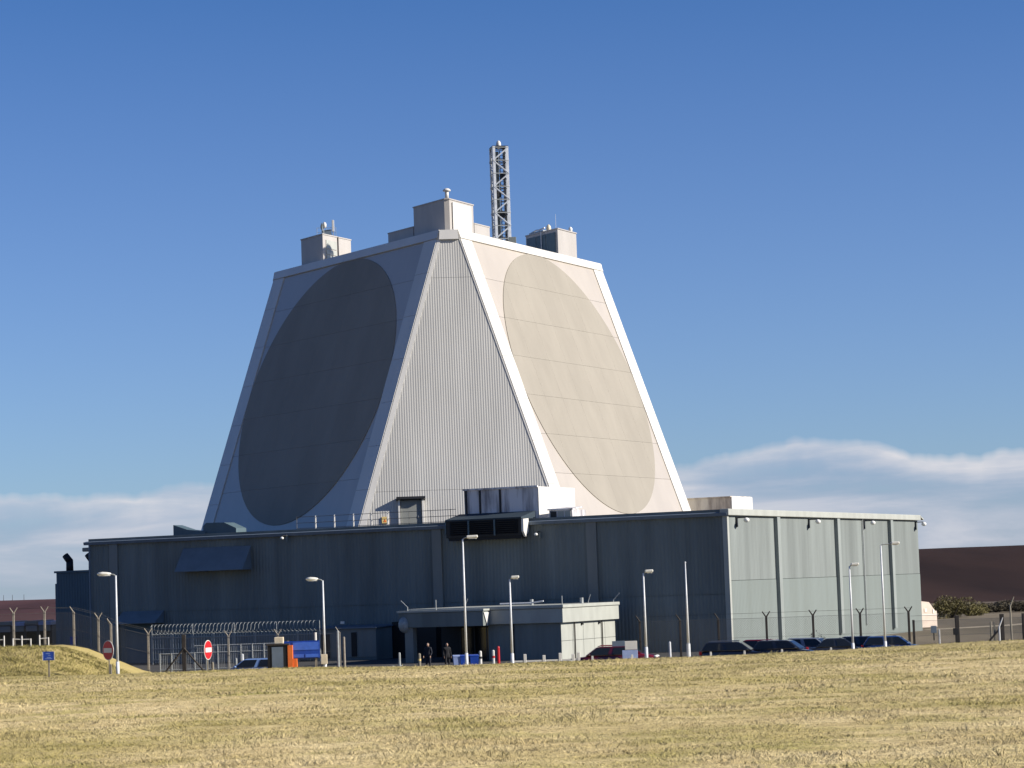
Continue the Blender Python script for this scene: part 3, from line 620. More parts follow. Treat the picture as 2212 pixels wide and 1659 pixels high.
# lower wings of that cabin
rbox('roof_cabin', ncap+Vector((0, 1.3, 0))-tl*5.7, 4.4, 3.0, 1.25, 'low roof cabin on the shaded left edge beside the tallest cabin', 'cabins on top of the tower')
rbox('roof_cabin', ncap+Vector((0, 1.3, 0))+trr*5.15, 3.0, 3.0, 1.35, 'low roof cabin on the sunlit right edge beside the tallest cabin', 'cabins on top of the tower')
vt = thing('mushroom_vent', 'white mushroom vent on top of the tallest roof cabin', 'vent', tpos(ncap+Vector((.05, 1.9, 3.05))))
MB().tube((0, 0, 0), (0, 0, .75), .17, n=12).build('stem', M['white'], vt, smooth=True); MB().ball((0, 0, .7), .36, .36, .26, 14, 5, half=True).build('cap', M['white'], vt, smooth=True)
lt = fp(-1, -HW, 0); ln_ = fp(-1, HW, 0); pL = lt+(ln_-lt)*.255; pL = Vector((pL.x, pL.y, ZT-ZW))+Vector((math.sin(R(60)), math.cos(R(60)), 0))*.9
lb = rbox('roof_cabin', pL, 4.2, 5.3, 2.75, 'roof cabin on the left corner of the tower carrying a dish and panel antenna', 'cabins on top of the tower')
for (u0, u1, z0, z1) in ((.55, 2.5, 1.5, 2.3), (.55, 2.5, .95, 1.4), (.55, 2.5, -.1, .85)):
    MB().prism([trr*u0+Vector((0, 0, z0)), trr*u1+Vector((0, 0, z0)), trr*u1+Vector((0, 0, z1)), trr*u0+Vector((0, 0, z1))], (.06, -.035, 0)).build('wall_hatch', M['trim'], lb, fix=True)
MB().tube(trr*2.75+Vector((.06, -.035, 0)), trr*2.75+Vector((.06, -.035, 2.8)), .05).build('conduit', M['dark'], lb)
rt0 = fp(1, -HW, 0); rt1 = fp(1, HW, 0); pR = rt0+(rt1-rt0)*.755; pR = Vector((pR.x, pR.y, ZT-ZW))+Vector((-math.sin(R(60)), math.cos(R(60)), 0))*.9
rb = rbox('roof_cabin', pR, 5.4, 4.2, 2.75, 'roof cabin on the right corner of the tower with dark panelled shaded side', 'cabins on top of the tower')
for i in range(3):
    a0, a1 = .35+i*1.65, 1.9+i*1.65
    MB().prism([-tl*a0+Vector((0, 0, .15)), -tl*a1+Vector((0, 0, .15)), -tl*a1+Vector((0, 0, 2.5)), -tl*a0+Vector((0, 0, 2.5))], Vector((-math.sin(R(60)), -math.cos(R(60)), 0))*.05).build('side_panel', M['annex'], rb, fix=True)
MB().tube(-tl*2.6+Vector((-.12, -.06, 0)), -tl*2.6+Vector((-.12, -.06, 2.8)), .045).build('conduit', M['pole'], rb)
# kit standing on the cabins
zl = 2.86
t = thing('dish_antenna', 'small round dish on a stub mast on the left roof cabin', 'antenna', tpos(pL+Vector((.1, .55, zl))))
MB().tube((0, 0, 0), (0, 0, .75), .05).build('mast', M['galv'], t); MB().ball((.1, 0, .85), .2, .2, .3, 10, 6).build('drum', M['white'], t, smooth=True)
r_ = [[(-.12-.16*(1-(q/.42)**2), q*math.cos(a*math.pi/8), .68+q*math.sin(a*math.pi/8)) for a in range(16)] for q in (.02, .2, .34, .42)]
MB().loft(r_, caps=False).build('dish', M['wall'], t, smooth=True)
t = thing('panel_antenna', 'slim white panel antenna on a pole on the left roof cabin', 'antenna', tpos(pL+trr*2.6+Vector((-.3, .7, zl))))
MB().tube((0, 0, 0), (0, 0, 1.5), .04).build('pole', M['pole'], t); MB().box(-.11, .11, -.18, -.04, .55, 1.65).build('panel', M['white'], t, bevel=.03)
t = thing('roof_hatch', 'sloped grey hatch between the antennas on the left roof cabin', 'hatch', tpos(pL+trr*1.2+Vector((-.2, .6, zl))), PHI)
MB().prism([(-.6, 0, 0), (.5, 0, 0), (.38, 0, .5), (-.4, 0, .42)], (0, 1, 0)).build('casing', M['gutter'], t, fix=True); MB().prism([(-.5, -.05, .44), (.45, -.05, .55), (.45, -.05, .6), (-.5, -.05, .49)], (0, 1.1, 0)).build('lid', M['gutter'], t, fix=True)
t = thing('handrail', 'thin handrail on the roof of the left cabin', 'railing', tpos(pL+trr*1.9+Vector((-.6, 1.2, zl))), PHI)
for x in (-.9, 0, .9): MB().tube((x, 0, 0), (x, 0, .95), .02).build('stanchion', M['galv'], t)
for z in (.5, .93): MB().tube((-.9, 0, z), (.9, 0, z), .018).build('rail', M['galv'], t)
t = thing('beacon', 'cream domed beacon in the middle of the right roof cabin', 'beacon', tpos(pR-tl*2.2+trr*1.0+Vector((0, .2, zl))))
MB().tube((0, 0, 0), (0, 0, .2), .28).build('base', M['white'], t); MB().ball((0, 0, .35), .24, .24, .42, 12, 8).build('dome', M['cream'], t, smooth=True)
t = thing('beacon', 'small pale lamp at the right-hand end of the right roof cabin', 'beacon', tpos(pR+trr*3.7+Vector((-.3, .3, zl))))
MB().tube((0, 0, 0), (0, 0, .15), .18).build('base', M['white'], t); MB().ball((0, 0, .3), .2, .2, .26, 12, 8).build('dome', M['lens'], t, smooth=True)
t = thing('whip_antenna', 'thin whip antenna on the right roof cabin', 'antenna', tpos(pR-tl*1.0+trr*1.0+Vector((0, 0, zl))))
MB().tube((0, 0, 0), (0, 0, .2), .06).build('base', M['white'], t); MB().tube((0, 0, .2), (0, 0, 1.6), .02, .012).build('rod', M['pole'], t)
t = thing('cable_tray', 'untidy cable tray along the shaded edge of the right roof cabin', 'cable tray', tpos(pR-tl*3.7+trr*.5+Vector((0, 0, zl))), PHI+R(-60))
MB().box(-1.2, 1.2, -.2, .2, 0, .18).build('tray', M['galv'], t); MB().path([(-1.1, 0, .2), (-.4, .1, .38), (.3, -.05, .3), (1.1, .05, .42)], .07).build('cable', M['pole'], t)
# lattice mast
mp = at(1084, 520, 231); mz = ZT+.02
ms = thing('lattice_mast', 'tall white lattice mast rising from the tower top', 'mast', (mp.x, mp.y, ZT-.1), R(12))
MHt, ma = 10.0, .74
for sx, sy in ((-1, -1), (1, -1), (1, 1), (-1, 1)):
    x, y = sx*ma, sy*ma
    MB().box(min(x, x-.24*sx), max(x, x-.24*sx), y-.03, y+.03, 0, MHt).box(x-.03, x+.03, min(y+sy*-.031, y-.24*sy), max(y-sy*.031, y-.24*sy), 0, MHt).build('leg', M['mast'], ms)
nb_ = 8; hz = (MHt-.2)/nb_
for i in range(nb_+1):
    z = .1+i*hz
    for a, b in (((-ma, -ma), (ma, -ma)), ((ma, -ma), (ma, ma)), ((ma, ma), (-ma, ma)), ((-ma, ma), (-ma, -ma))):
        MB().tube((*a, z), (*b, z), .05, n=5).build('strut', M['galv'], ms)
        if i < nb_:
            (p0, p1) = (a, b) if i % 2 else (b, a)
            MB().tube((*p0, z), (*p1, z+hz), .065, n=5).build('brace', M['mast'], ms)
MB().box(-.45, -.05, -.1, .12, .2, MHt-.4).build('cable_duct', M['wall'], ms)
MB().box(.05, .13, .1, .18, 0, MHt-.3).box(.45, .53, .1, .18, 0, MHt-.3).build('ladder_rail', M['dark'], ms)
for i in range(30): MB().tube((.12, .14, .3+i*.31), (.46, .14, .3+i*.31), .025, n=5).build('ladder_rung', M['dark'], ms)
for z, x in ((1.2, -.3), (3.4, .1), (5.3, -.2), (6.9, .2)): MB().box(x-.2, x+.2, -.45, -.1, z, z+.55).build('junction_box', M['dark'], ms)
MB().box(-ma, ma, -ma, ma, MHt, MHt+.06).build('top_plate', M['dark'], ms); MB().ball((0, 0, MHt+.25), .24, .24, .42, 12, 8).build('beacon_dome', M['white'], ms, smooth=True)
o = tag(MB().box(-.35, .35, -.25, .25, 0, 1.15).build('vent_box', M['wall'], loc=tpos(Vector((0, 0, ZT-ZW-.07)))+Vector((6.7, -4.3, 0)), bevel=.03), 'small grey box at the foot of the lattice mast', 'box')

# ------------------------------------------------------------------ lamp posts
def lamp_post(px, top_py, Y, side, label, arm=.5, head=.75, style='slab'):
    p = at(px, 1430, Y); z0 = ground_z(p.x, Y); zt = at(px, top_py, Y).z; h = zt-z0
    t = thing('lamp_post', label, 'lamp post', (p.x, Y, z0), 0, 'lamp posts along the yard')
    MB().tube((0, 0, -.1), (0, 0, 1.15), .105, n=10).build('base_sleeve', M['pole'], t, smooth=True)
    MB().tube((0, 0, 1.1), (0, 0, h), .075, .05, n=10).build('pole', M['pole'], t, smooth=True)
    MB().path([(0, 0, h-.03), (side*.12, 0, h+.06), (side*arm, 0, h+.1)], .035, 8).build('arm', M['galv'], t)
    x0, x1 = side*arm*.8, side*(arm*.8+head); c = (x0+x1)/2
    if style == 'slab':
        hd = MB().prism([(x0, -.14, h+.02), (x1, -.17, h+.05), (x1, -.17, h+.22), (x0, -.14, h+.2)], (0, .32, 0)).build('lamp_head', M['lamp'], t, bevel=.05, fix=True)
    else:
        rr = [[(x0+(x1-x0)*f, w_*math.cos(a*math.pi/5), h+.12+hh*math.sin(a*math.pi/5)) for a in range(10)] for f, w_, hh in ((0, .05, .04), (.25, .13, .10), (.6, .17, .13), (.9, .13, .09), (1, .03, .02))]
        hd = MB().loft(rr).build('lamp_head', M['lamp'], t, smooth=True, fix=True)
    MB().box(min(x0, x1)+.12, max(x0, x1)-.06, -.1, .1, h-.01, h+.035).build('lens', M['lens'], hd)
    return t
lamp_post(254, 1243, 151, -1, 'lamp post with cobra head standing alone beside the grassy mound', .35, .85, 'cobra')
t = lamp_post(702, 1254, 152, -1, 'lamp post with cobra head and cream box right of the blue signboard', .35, .75, 'cobra')
MB().box(-.22, .16, -.2, -.1, .75, 1.35).build('control_box', M['cream'], t, bevel=.02)
lamp_post(1008, 1164, 152, 1, 'tallest lamp post in front of the entrance porch', .3, .68)
lamp_post(1107, 1251, 153, 1, 'short lamp post by the white knee rail', .1, .5)
lamp_post(1397, 1238, 152, 1, 'short lamp post in front of the white square notice', .12, .5)
lamp_post(1844, 1223, 158, 1, 'slim lamp post before the third bay of the pale wall', .12, .5)
t = lamp_post(1914, 1178, 154, 1, 'tall lamp post with long arm before the last bay of the pale wall', .8, .5)
p = at(1488, 1418, 154); zt = at(1482, 1215, 154).z; z0 = ground_z(p.x, 154)
t = thing('flagpole', 'bare tapered white pole without lamp head before the dark wall', 'flagpole', (p.x, 154, z0)); MB().tube((0, 0, 1.4), (0, 0, zt-z0), .085, .035, n=10).build('shaft', M['pole'], t, smooth=True); MB().tube((0, 0, -.1), (0, 0, 1.45), .12, n=10).build('base_sleeve', M['pole'], t)
MB().ball((0, 0, zt-z0), .06, .06, .06, 8, 6).build('finial', M['pole'], t)

# ------------------------------------------------------------------ fences
def y_post(parent, x, y, z, h, m, kind='Y', r=.075, ang=.0):
    p = MB().prism([(x-r, y-r, z-.1), (x+r, y-r, z-.1), (x+r, y+r, z-.1), (x-r, y+r, z-.1)], (0, 0, h+.1)).build('post', m, parent, bevel=.015)
    arms = {'Y': (-1, 1), 'L': (-1,), 'I': ()}[kind]
    for s in arms: MB().tube((x, y, z+h-.04), (x+s*.26+ang, y, z+h+.36), .055, .04, n=6).build('arm', m, p)
def fence(pts, kinds, m, label, h=2.6, top_wires=True, struts=(), mesh=True):
    """pts world (x,y); one thing with posts, wires and chain link"""
    x0, y0 = pts[0]; t = thing('chain_link_fence', label, 'fence', (x0, y0, 0), 0, 'security fences round the yard')
    P = [(x-x0, y-y0, ground_z(x, y)) for x, y in pts]
    for (x, y, z), k in zip(P, kinds):
        big = k.startswith('B')
        if big: y_post(t, x, y, z, h+.2, M['wood'], 'I', .13)
        else: y_post(t, x, y, z, h, m, k)
    for i, dx in struts:
        x, y, z = P[i]; MB().tube((x, y-.1, z+h*.72), (x+dx, y-.1, z), .07, n=6).build('strut', M['wood'], t)
    for hh in (.12, h*.5, h-.08):
        MB().path([(x, y-.09, z+hh) for x, y, z in P], .012, 4).build('line_wire', M['wire'], t)
    for s in (-1, 1):
        MB().path([(x+s*.2, y, z+h+.27) for x, y, z in P], .012, 4).build('barbed_wire', M['wire'], t)
    if mesh:
        mb = MB(); st = .16
        for (ax_, ay, az_), (bx, by, bz) in zip(P[:-1], P[1:]):
            Ln = math.hypot(bx-ax_, by-ay); n = int(Ln/st); ux, uy = (bx-ax_)/Ln, (by-ay)/Ln; hh = h-.1
            for i in range(-int(hh/st), n+int(hh/st)):
                for s in (1, -1):
                    s0 = i*st; s1 = s0+hh*s; a0, a1 = 0.0, 1.0
                    lo, hi = sorted((s0, s1))
                    if hi <= 0 or lo >= Ln: continue
                    f0, f1 = 0, 1
                    for lim in (0, Ln):
                        f = (lim-s0)/(s1-s0)
                        inside = (s0+(s1-s0)*.0001) if lim == 0 else 0
                    f0 = max(0, min((0-s0)/(s1-s0), (Ln-s0)/(s1-s0))); f1 = min(1, max((0-s0)/(s1-s0), (Ln-s0)/(s1-s0)))
                    if f1-f0 < .02: continue
                    q = []
                    for f in (f0, f1):
                        d_ = s0+(s1-s0)*f; g = d_/Ln; q.append(Vector((ax_+ux*d_, ay+uy*d_-.06, az_+(bz-az_)*g+.05+hh*f)))
                    e = Vector((ux, uy, 0))*.0055
                    mb.poly([q[0]-e, q[0]+e, q[1]+e, q[1]-e])
        o = mb.build('chain_link', M['wire'], t); o['kind'] = 'stuff'
    return t
def row(pxs, Y, py=1380): return [(at(px, py, Y).x, Y) for px in pxs]
fence(row([-60, 30, 97, 125+35, 213, 240], 172), ['Y', 'Y', 'Y', 'L', 'Y', 'L'], M['concrete'], 'chain link fence with forked posts along the top of the grassy mound', 2.35)
fence(row([240, 320, 397, 493, 600, 703+30], 176), ['L', 'Y', 'B', 'Y', 'Y', 'L'], M['concrete'], 'chain link fence with a braced dark strainer post beside the mound', 2.65, struts=((2, -1.55), (2, 1.6)))
fence(row([1383, 1470, 1553, 1657, 1758, 1860, 1965], 173), ['L', 'L', 'L', 'Y', 'Y', 'Y', 'Y'], M['wood'], 'chain link fence with dark forked posts in front of the pale side wall', 2.75)
fence(row([1975, 2069, 2166, 2214, 2300], 172), ['I', 'B', 'B', 'B', 'I'], M['wood'], 'stock fence with heavy braced timber posts right of the building', 2.2, struts=((2, -1.5),), mesh=True)
# palisade against the front wall
pf = thing('palisade_fence', 'grey palisade fence topped with coiled razor wire below the dark wall', 'fence', bw(-49.0, -5, 0), BRZ)
for i in range(9): MB().box(i*2.0-.06, i*2.0+.06, -.05, .05, 0, 2.45).build('post', M['galv'], pf)
for z in (.4, 1.3, 2.2): MB().box(0, 16, -.08, -.04, z-.03, z+.03).build('rail', M['galv'], pf)
for i in range(64): MB().box(.12+i*.25-.03, .12+i*.25+.03, -.11, -.09, .1, 2.4).build('pale', M['gutter'], pf)
co = MB(); hp = [(k*.36/10, -.02+.40*math.cos(k*2*math.pi/10), 2.86+.40*math.sin(k*2*math.pi/10)) for k in range(10*44)]
co.path(hp, .016, 3).build('razor_coil', M['galv'], pf)
for i in (0, 2, 4, 6, 8): MB().tube((i*2.0, .0, 2.4), (i*2.0, .0, 3.25), .03).build('coil_stay', M['galv'], pf)
for z in (2.46, 3.26): MB().tube((0, 0, z), (16, 0, z), .014, n=4).build('coil_wire', M['galv'], pf)
# low compound fence of light mesh
cf = thing('mesh_gate', 'light grey wire mesh gate with close bars left of the strainer post', 'gate', (at(345, 1400, 180).x, 180, 0))
gx = at(620, 1400, 180).x-at(345, 1400, 180).x
for i in range(12): MB().tube((gx*i/11, 0, 0), (gx*i/11, 0, 2.0 if i > 3 else 1.5), .045).build('post', M['galv'], cf)
for z in (.3, 1.45): MB().tube((0, 0, z), (gx, 0, z), .035).build('rail', M['galv'], cf)
MB().tube((gx*3/11, 0, 1.95), (gx, 0, 1.95), .035).build('rail', M['galv'], cf)
for i in range(72): MB().tube((gx*i/71, .03, .1), (gx*i/71, .03, 1.95 if i > 20 else 1.4), .022, n=4).build('bar', M['galv'], cf)
# white knee rail in the middle
kr = thing('knee_rail', 'white post and rail barrier left of the dark red car', 'barrier', (at(1107, 1420, 155).x, 155, ground_z(0, 155)))
kx = [at(px, 1420, 155).x-at(1107, 1420, 155).x for px in (1107, 1134, 1175, 1210, 1238, 1250)]
for i, x in enumerate(kx): MB().box(x-.09, x+.09, -.07, .07, -.15, 1.1+.1*(i % 2)).build('post', M['white'], kr, bevel=.02)
MB().box(kx[0], kx[-1], -.05, .0, .72, .82).build('rail', M['white'], kr)
# marker posts in front of the parked cars
for i, (px, lb) in enumerate(((1535, 'white marker post at the rear of the black estate car'), (1608, 'white marker post beside the black estate car door'), (1689, 'white marker post before the silver grey hatchback'), (1795, 'white marker post before the charcoal car'), (1365, 'white marker post between the pale blue panel and the short lamp post'), (1279, 'white marker post before the dark red car'))):
    p = at(px, 1405, 154.5); t = tag(MB().box(-.06, .06, -.06, .06, -.1, .88).prism([(-.06, -.06, .881), (.06, -.06, .881), (.06, .06, .881), (-.06, .06, .881)], (0, 0, .05)).build('marker_post', M['white'], loc=(p.x, 154.5, ground_z(p.x, 154.5)), bevel=.015), lb, 'post', 'white marker posts at the grass edge')
# timber and steel posts left of centre
for px, Y, h, m, lb in ((510, 158, 1.5, 'galv', 'grey steel post left of the blue car'), (524, 158, 1.75, 'pole', 'pale steel post just behind the blue car'), (744, 158, 2.6, 'concrete', 'tall concrete post beside the slanted cycle racks'), (731, 158, 3.0, 'galv', 'tall steel post next to the lamp with the cream box'), (863, 158, 1.5, 'galv', 'steel post right of the slanted cycle racks'), (239, 151, .95, 'palewood', 'short timber post at the foot of the lamp beside the mound'), (459, 156, 1.35, 'palewood', 'pale timber post behind the bright red sign'), (1448, 158, 1.6, 'pole', 'leaning pale post right of the short lamp post')):
    p = at(px, 1420, Y); tag(MB().tube((0, 0, -.1), (0, 0, h), .085, .07, n=8).tube((0, 0, h), (0, 0, h+.04), .075, .03, n=8).build('bollard_post', M[m], loc=(p.x, Y, ground_z(p.x, Y))), lb, 'post')
# slanted cycle racks
for i in range(5):
    p = at(775+i*17, 1425, 158+i*.5); z = ground_z(p.x, p.y)
    q = [(0, 0, 0), (.45, 0, .62), (.62, 0, .66), (.75, .25, .62), (.35, .25, 0)]
    tag(MB().path(q, .03, 6).build('cycle_rack', M['galv'], loc=(p.x, p.y, z)), 'slanted steel cycle rack hoop in the row before the low wing', 'cycle rack', 'slanted cycle racks')
# bollards and bins by the porch
def bollard(px, Y, h, m, lb, band=None):
    p = at(px, 1420, Y); t = thing('bollard', lb, 'bollard', (p.x, Y, ground_z(p.x, Y)))
    MB().tube((0, 0, -.05), (0, 0, h), .10, .09, n=10).ball((0, 0, h), .09, .09, .07, 10, 4, half=True).build('shaft', M[m], t, smooth=False)
    if band: MB().tube((0, 0, h*.68), (0, 0, h*.78), .105, n=10).build('band', M[band], t)
bollard(1038, 160, 1.35, 'white', 'white bollard with dark band right of the blue bins', 'dark'); bollard(1066, 160, 1.38, 'white', 'white bollard with red band before the dark lodge wall', 'red'); bollard(1077, 160, 1.6, 'red', 'slim red bollard beside the white and red one')
bollard(906, 161, 1.3, 'palewood', 'weathered bollard with yellow band beside the porch pillar', 'yellow')
def bin_(px, Y, m, lb):
    p = at(px, 1420, Y); t = thing('wheeled_bin', lb, 'bin', (p.x, Y, ground_z(p.x, Y)), .1)
    MB().loft([[(-.22, -.25, .08), (.22, -.25, .08), (.22, .25, .08), (-.22, .25, .08)], [(-.29, -.34, .98), (.29, -.34, .98), (.29, .34, .98), (-.29, .34, .98)]]).build('body', M[m], t, fix=True)
    MB().prism([(-.31, -.36, .98), (-.31, .38, .98), (-.31, .38, 1.1), (-.31, -.36, 1.04)], (.62, 0, 0)).build('lid', M[m], t, bevel=.03, fix=True)
    for s in (-1, 1): MB().tube((s*.26, .3, .1), (s*.2, .3, .1), .1, n=10).build('wheel', M['tyre'], t)
bin_(988, 164, 'paleblue', 'pale blue wheeled bin before the porch'); bin_(1003, 164, 'blue', 'dark blue wheeled bin between the pale bin and the tall lamp'); bin_(1024, 164, 'blue', 'dark blue wheeled bin right of the tall lamp')

# ------------------------------------------------------------------ signs
def sign_post(px, py0, py1, wpx, Y, m, name, label, cat='sign', foot=.1, postm='palewood'):
    a = at(px-wpx/2, py0, Y); b = at(px+wpx/2, py1, Y); cx = (a.x+b.x)/2; z0 = ground_z(cx, Y)
    t = thing(name, label, cat, (cx, Y, z0)); w2 = (b.x-a.x)/2; zt, zb = a.z-z0, b.z-z0
    MB().box(-.045, .045, .02, .10, -.15, zt-.05).build('post', M[postm], t)
    bd = MB().box(-w2, w2, -.03, .018, zb, zt).build('board', M[m], t, bevel=.012)
    return t, bd, w2, zb, zt
t, bd, w2, zb, zt = sign_post(105, 1408, 1426, 25, 143.5, 'blue', 'notice_sign', 'small blue notice on a pale timber post on the grass')
MB().box(-w2-.015, -w2+.012, -.04, -.031, zb, zt).box(w2-.012, w2+.015, -.04, -.031, zb, zt).build('edging', M['pole'], bd)
for x0, x1, f in ((-.02, .12, .55), (-.1, .14, .3), (-.2, .2, .16), (-.16, .08, .75)): MB().box(x0, x1, -.036, -.031, zb+(zt-zb)*f, zb+(zt-zb)*f+.025).build('text_line', M['paleblue'], bd)
# big blue station board
a = at(613, 1386, 156); b = at(691, 1421, 156); z0 = ground_z(a.x, 156)
t = thing('station_signboard', 'large royal blue signboard with round pale emblem by the orange kiosk', 'sign', (a.x, 156, z0)); W_, zt, zb = b.x-a.x, a.z-z0, b.z-z0
MB().box(0, W_, 0, .06, zb, zt).build('board', M['blue'], t, bevel=.02)
MB().tube((.28, -.03, zb+.62), (.28, 0, zb+.62), .15, n=16).build('emblem', M['paleblue'], t)
MB().box(.55, W_-.06, -.02, 0, zb+.52, zt-.08).build('upper_panel', M['ltblue'], t); MB().box(.58, 1.22, -.02, 0, zb+.06, zb+.26).build('lower_panel', M['ltblue'], t); MB().box(1.32, W_-.08, -.02, 0, zb+.06, zb+.26).build('lower_panel', M['ltblue'], t)
for x in (.25, W_-.25): MB().box(x-.06, x+.06, .07, .17, -.1, zt+.05).build('post', M['palewood'], t)
MB().tube((W_-.25, .12, zt+.02), (W_-.25, .12, zt+.5), .08).build('post_cap', M['white'], t)
# kiosk in black and orange
a = at(577, 1395, 155.5); b = at(622, 1445, 155.5); z0 = ground_z(a.x, 155.5)
t = thing('gate_kiosk', 'small gate kiosk with black window frame and orange side', 'kiosk', (a.x, 155.5, z0), 0); W_, hk = b.x-a.x, a.z-z0
MB().box(0, W_, .05, 1.0, -.05, hk).build('casing', M['black'], t, bevel=.03); MB().box(W_*.22, W_*.78, .02, .06, .3, hk-.1).build('window', M['gutter'], t)
MB().box(W_+.01, W_+.30, .02, 1.0, -.05, hk-.02).build('side_panel', M['orange'], t); MB().box(W_+.31, W_+.55, .1, .9, -.05, hk*.62).build('side_step', M['orange'], t)
MB().box(-.06, W_+.1, 0, 1.05, hk, hk+.09).build('roof', M['wood'], t)
MB().box(W_*.33, W_*.78, .3, .8, hk+.09, hk+.5).build('beacon_box', M['cream'], t, bevel=.03)
p = at(636, 1435, 155); t = thing('barrel', 'white plastic barrel beside the orange kiosk', 'barrel', (p.x, 155, ground_z(p.x, 155)))
MB().loft([[(r*math.cos(k*math.pi/6), r*math.sin(k*math.pi/6), z) for k in range(12)] for r, z in ((.17, -.05), (.2, .1), (.2, .5), (.15, .78), (.08, .82))]).build('body', M['white'], t, smooth=True, fix=True); MB().tube((0, 0, .8), (0, 0, .86), .06).build('cap', M['dark'], t)
# no entry signs seen almost edge on
def no_entry(px, pyc, Y, m, lb, rz):
    c = at(px, pyc, Y); z0 = ground_z(c.x, Y); h = c.z-z0; t = thing('no_entry_sign', lb, 'sign', (c.x, Y, z0), rz, 'red no entry signs at the gate'); r = .56
    MB().tube((0, .05, -.1), (0, .05, h+r*.6), .045).build('post', M['palewood'], t)
    MB().tube((0, 0, h), (0, -.02, h), r+.045, n=28).build('rim', M['white'], t); d_ = MB().tube((0, -.022, h), (0, -.035, h), r, n=28).build('disc', M[m], t)
    MB().box(-r*.8, r*.8, -.05, -.036, h-.14, h+.14).build('bar', M['white'], d_)
no_entry(449, 1404, 155, 'red', 'bright red no entry sign turned sideways before the strainer post', R(73)); no_entry(234, 1405, 153, 'red', 'dull dark red no entry sign beside the mound lamp', R(-48))
t, bd, *_ = sign_post(1363, 1385, 1403, 27, 157, 'white', 'notice_sign', 'blank white square notice beside the red cars', postm='dark')
t, bd, *_ = sign_post(1361, 1405, 1422, 34, 156, 'paleblue', 'barrier_panel', 'pale blue panel below the white square notice', 'panel')
t, bd, *_ = sign_post(1336, 1385, 1402, 28, 158, 'gutter', 'notice_sign', 'dull grey notice left of the white square notice', postm='dark')
t, bd, *_ = sign_post(2065, 1357, 1371, 13, 168, 'black', 'notice_sign', 'black notice on the fence by the heavy dark post', postm='wood')
t, bd, *_ = sign_post(2017, 1352, 1367, 13, 200, 'gutter', 'notice_sign', 'blue grey notice before the pink concrete store', postm='wood')
for px, Y, h, m, lb in ((2030, 172, 1.5, 'white', 'white marker post beyond the blue grey notice'), (2150, 172, 1.9, 'palewood', 'pale weathered post left of the diagonal brace'), (2142, 173, 1.9, 'palewood', 'grey weathered post in the stock fence'), (2186, 168, 3.0, 'palewood', 'tall pale bent post right of the diagonal brace'), (2160, 170, 1.6, 'white', 'white topped post left of the tall bent post')):
    p = at(px, 1390, Y); t = MB().tube((0, 0, -.1), (0, 0, h), .07, .06, n=7)
    if 'bent' in lb: t.tube((0, 0, h-.02), (.28, 0, h+.6), .06, .03, n=7)
    tag(t.build('field_post', M[m], loc=(p.x, Y, ground_z(p.x, Y))), lb, 'post')

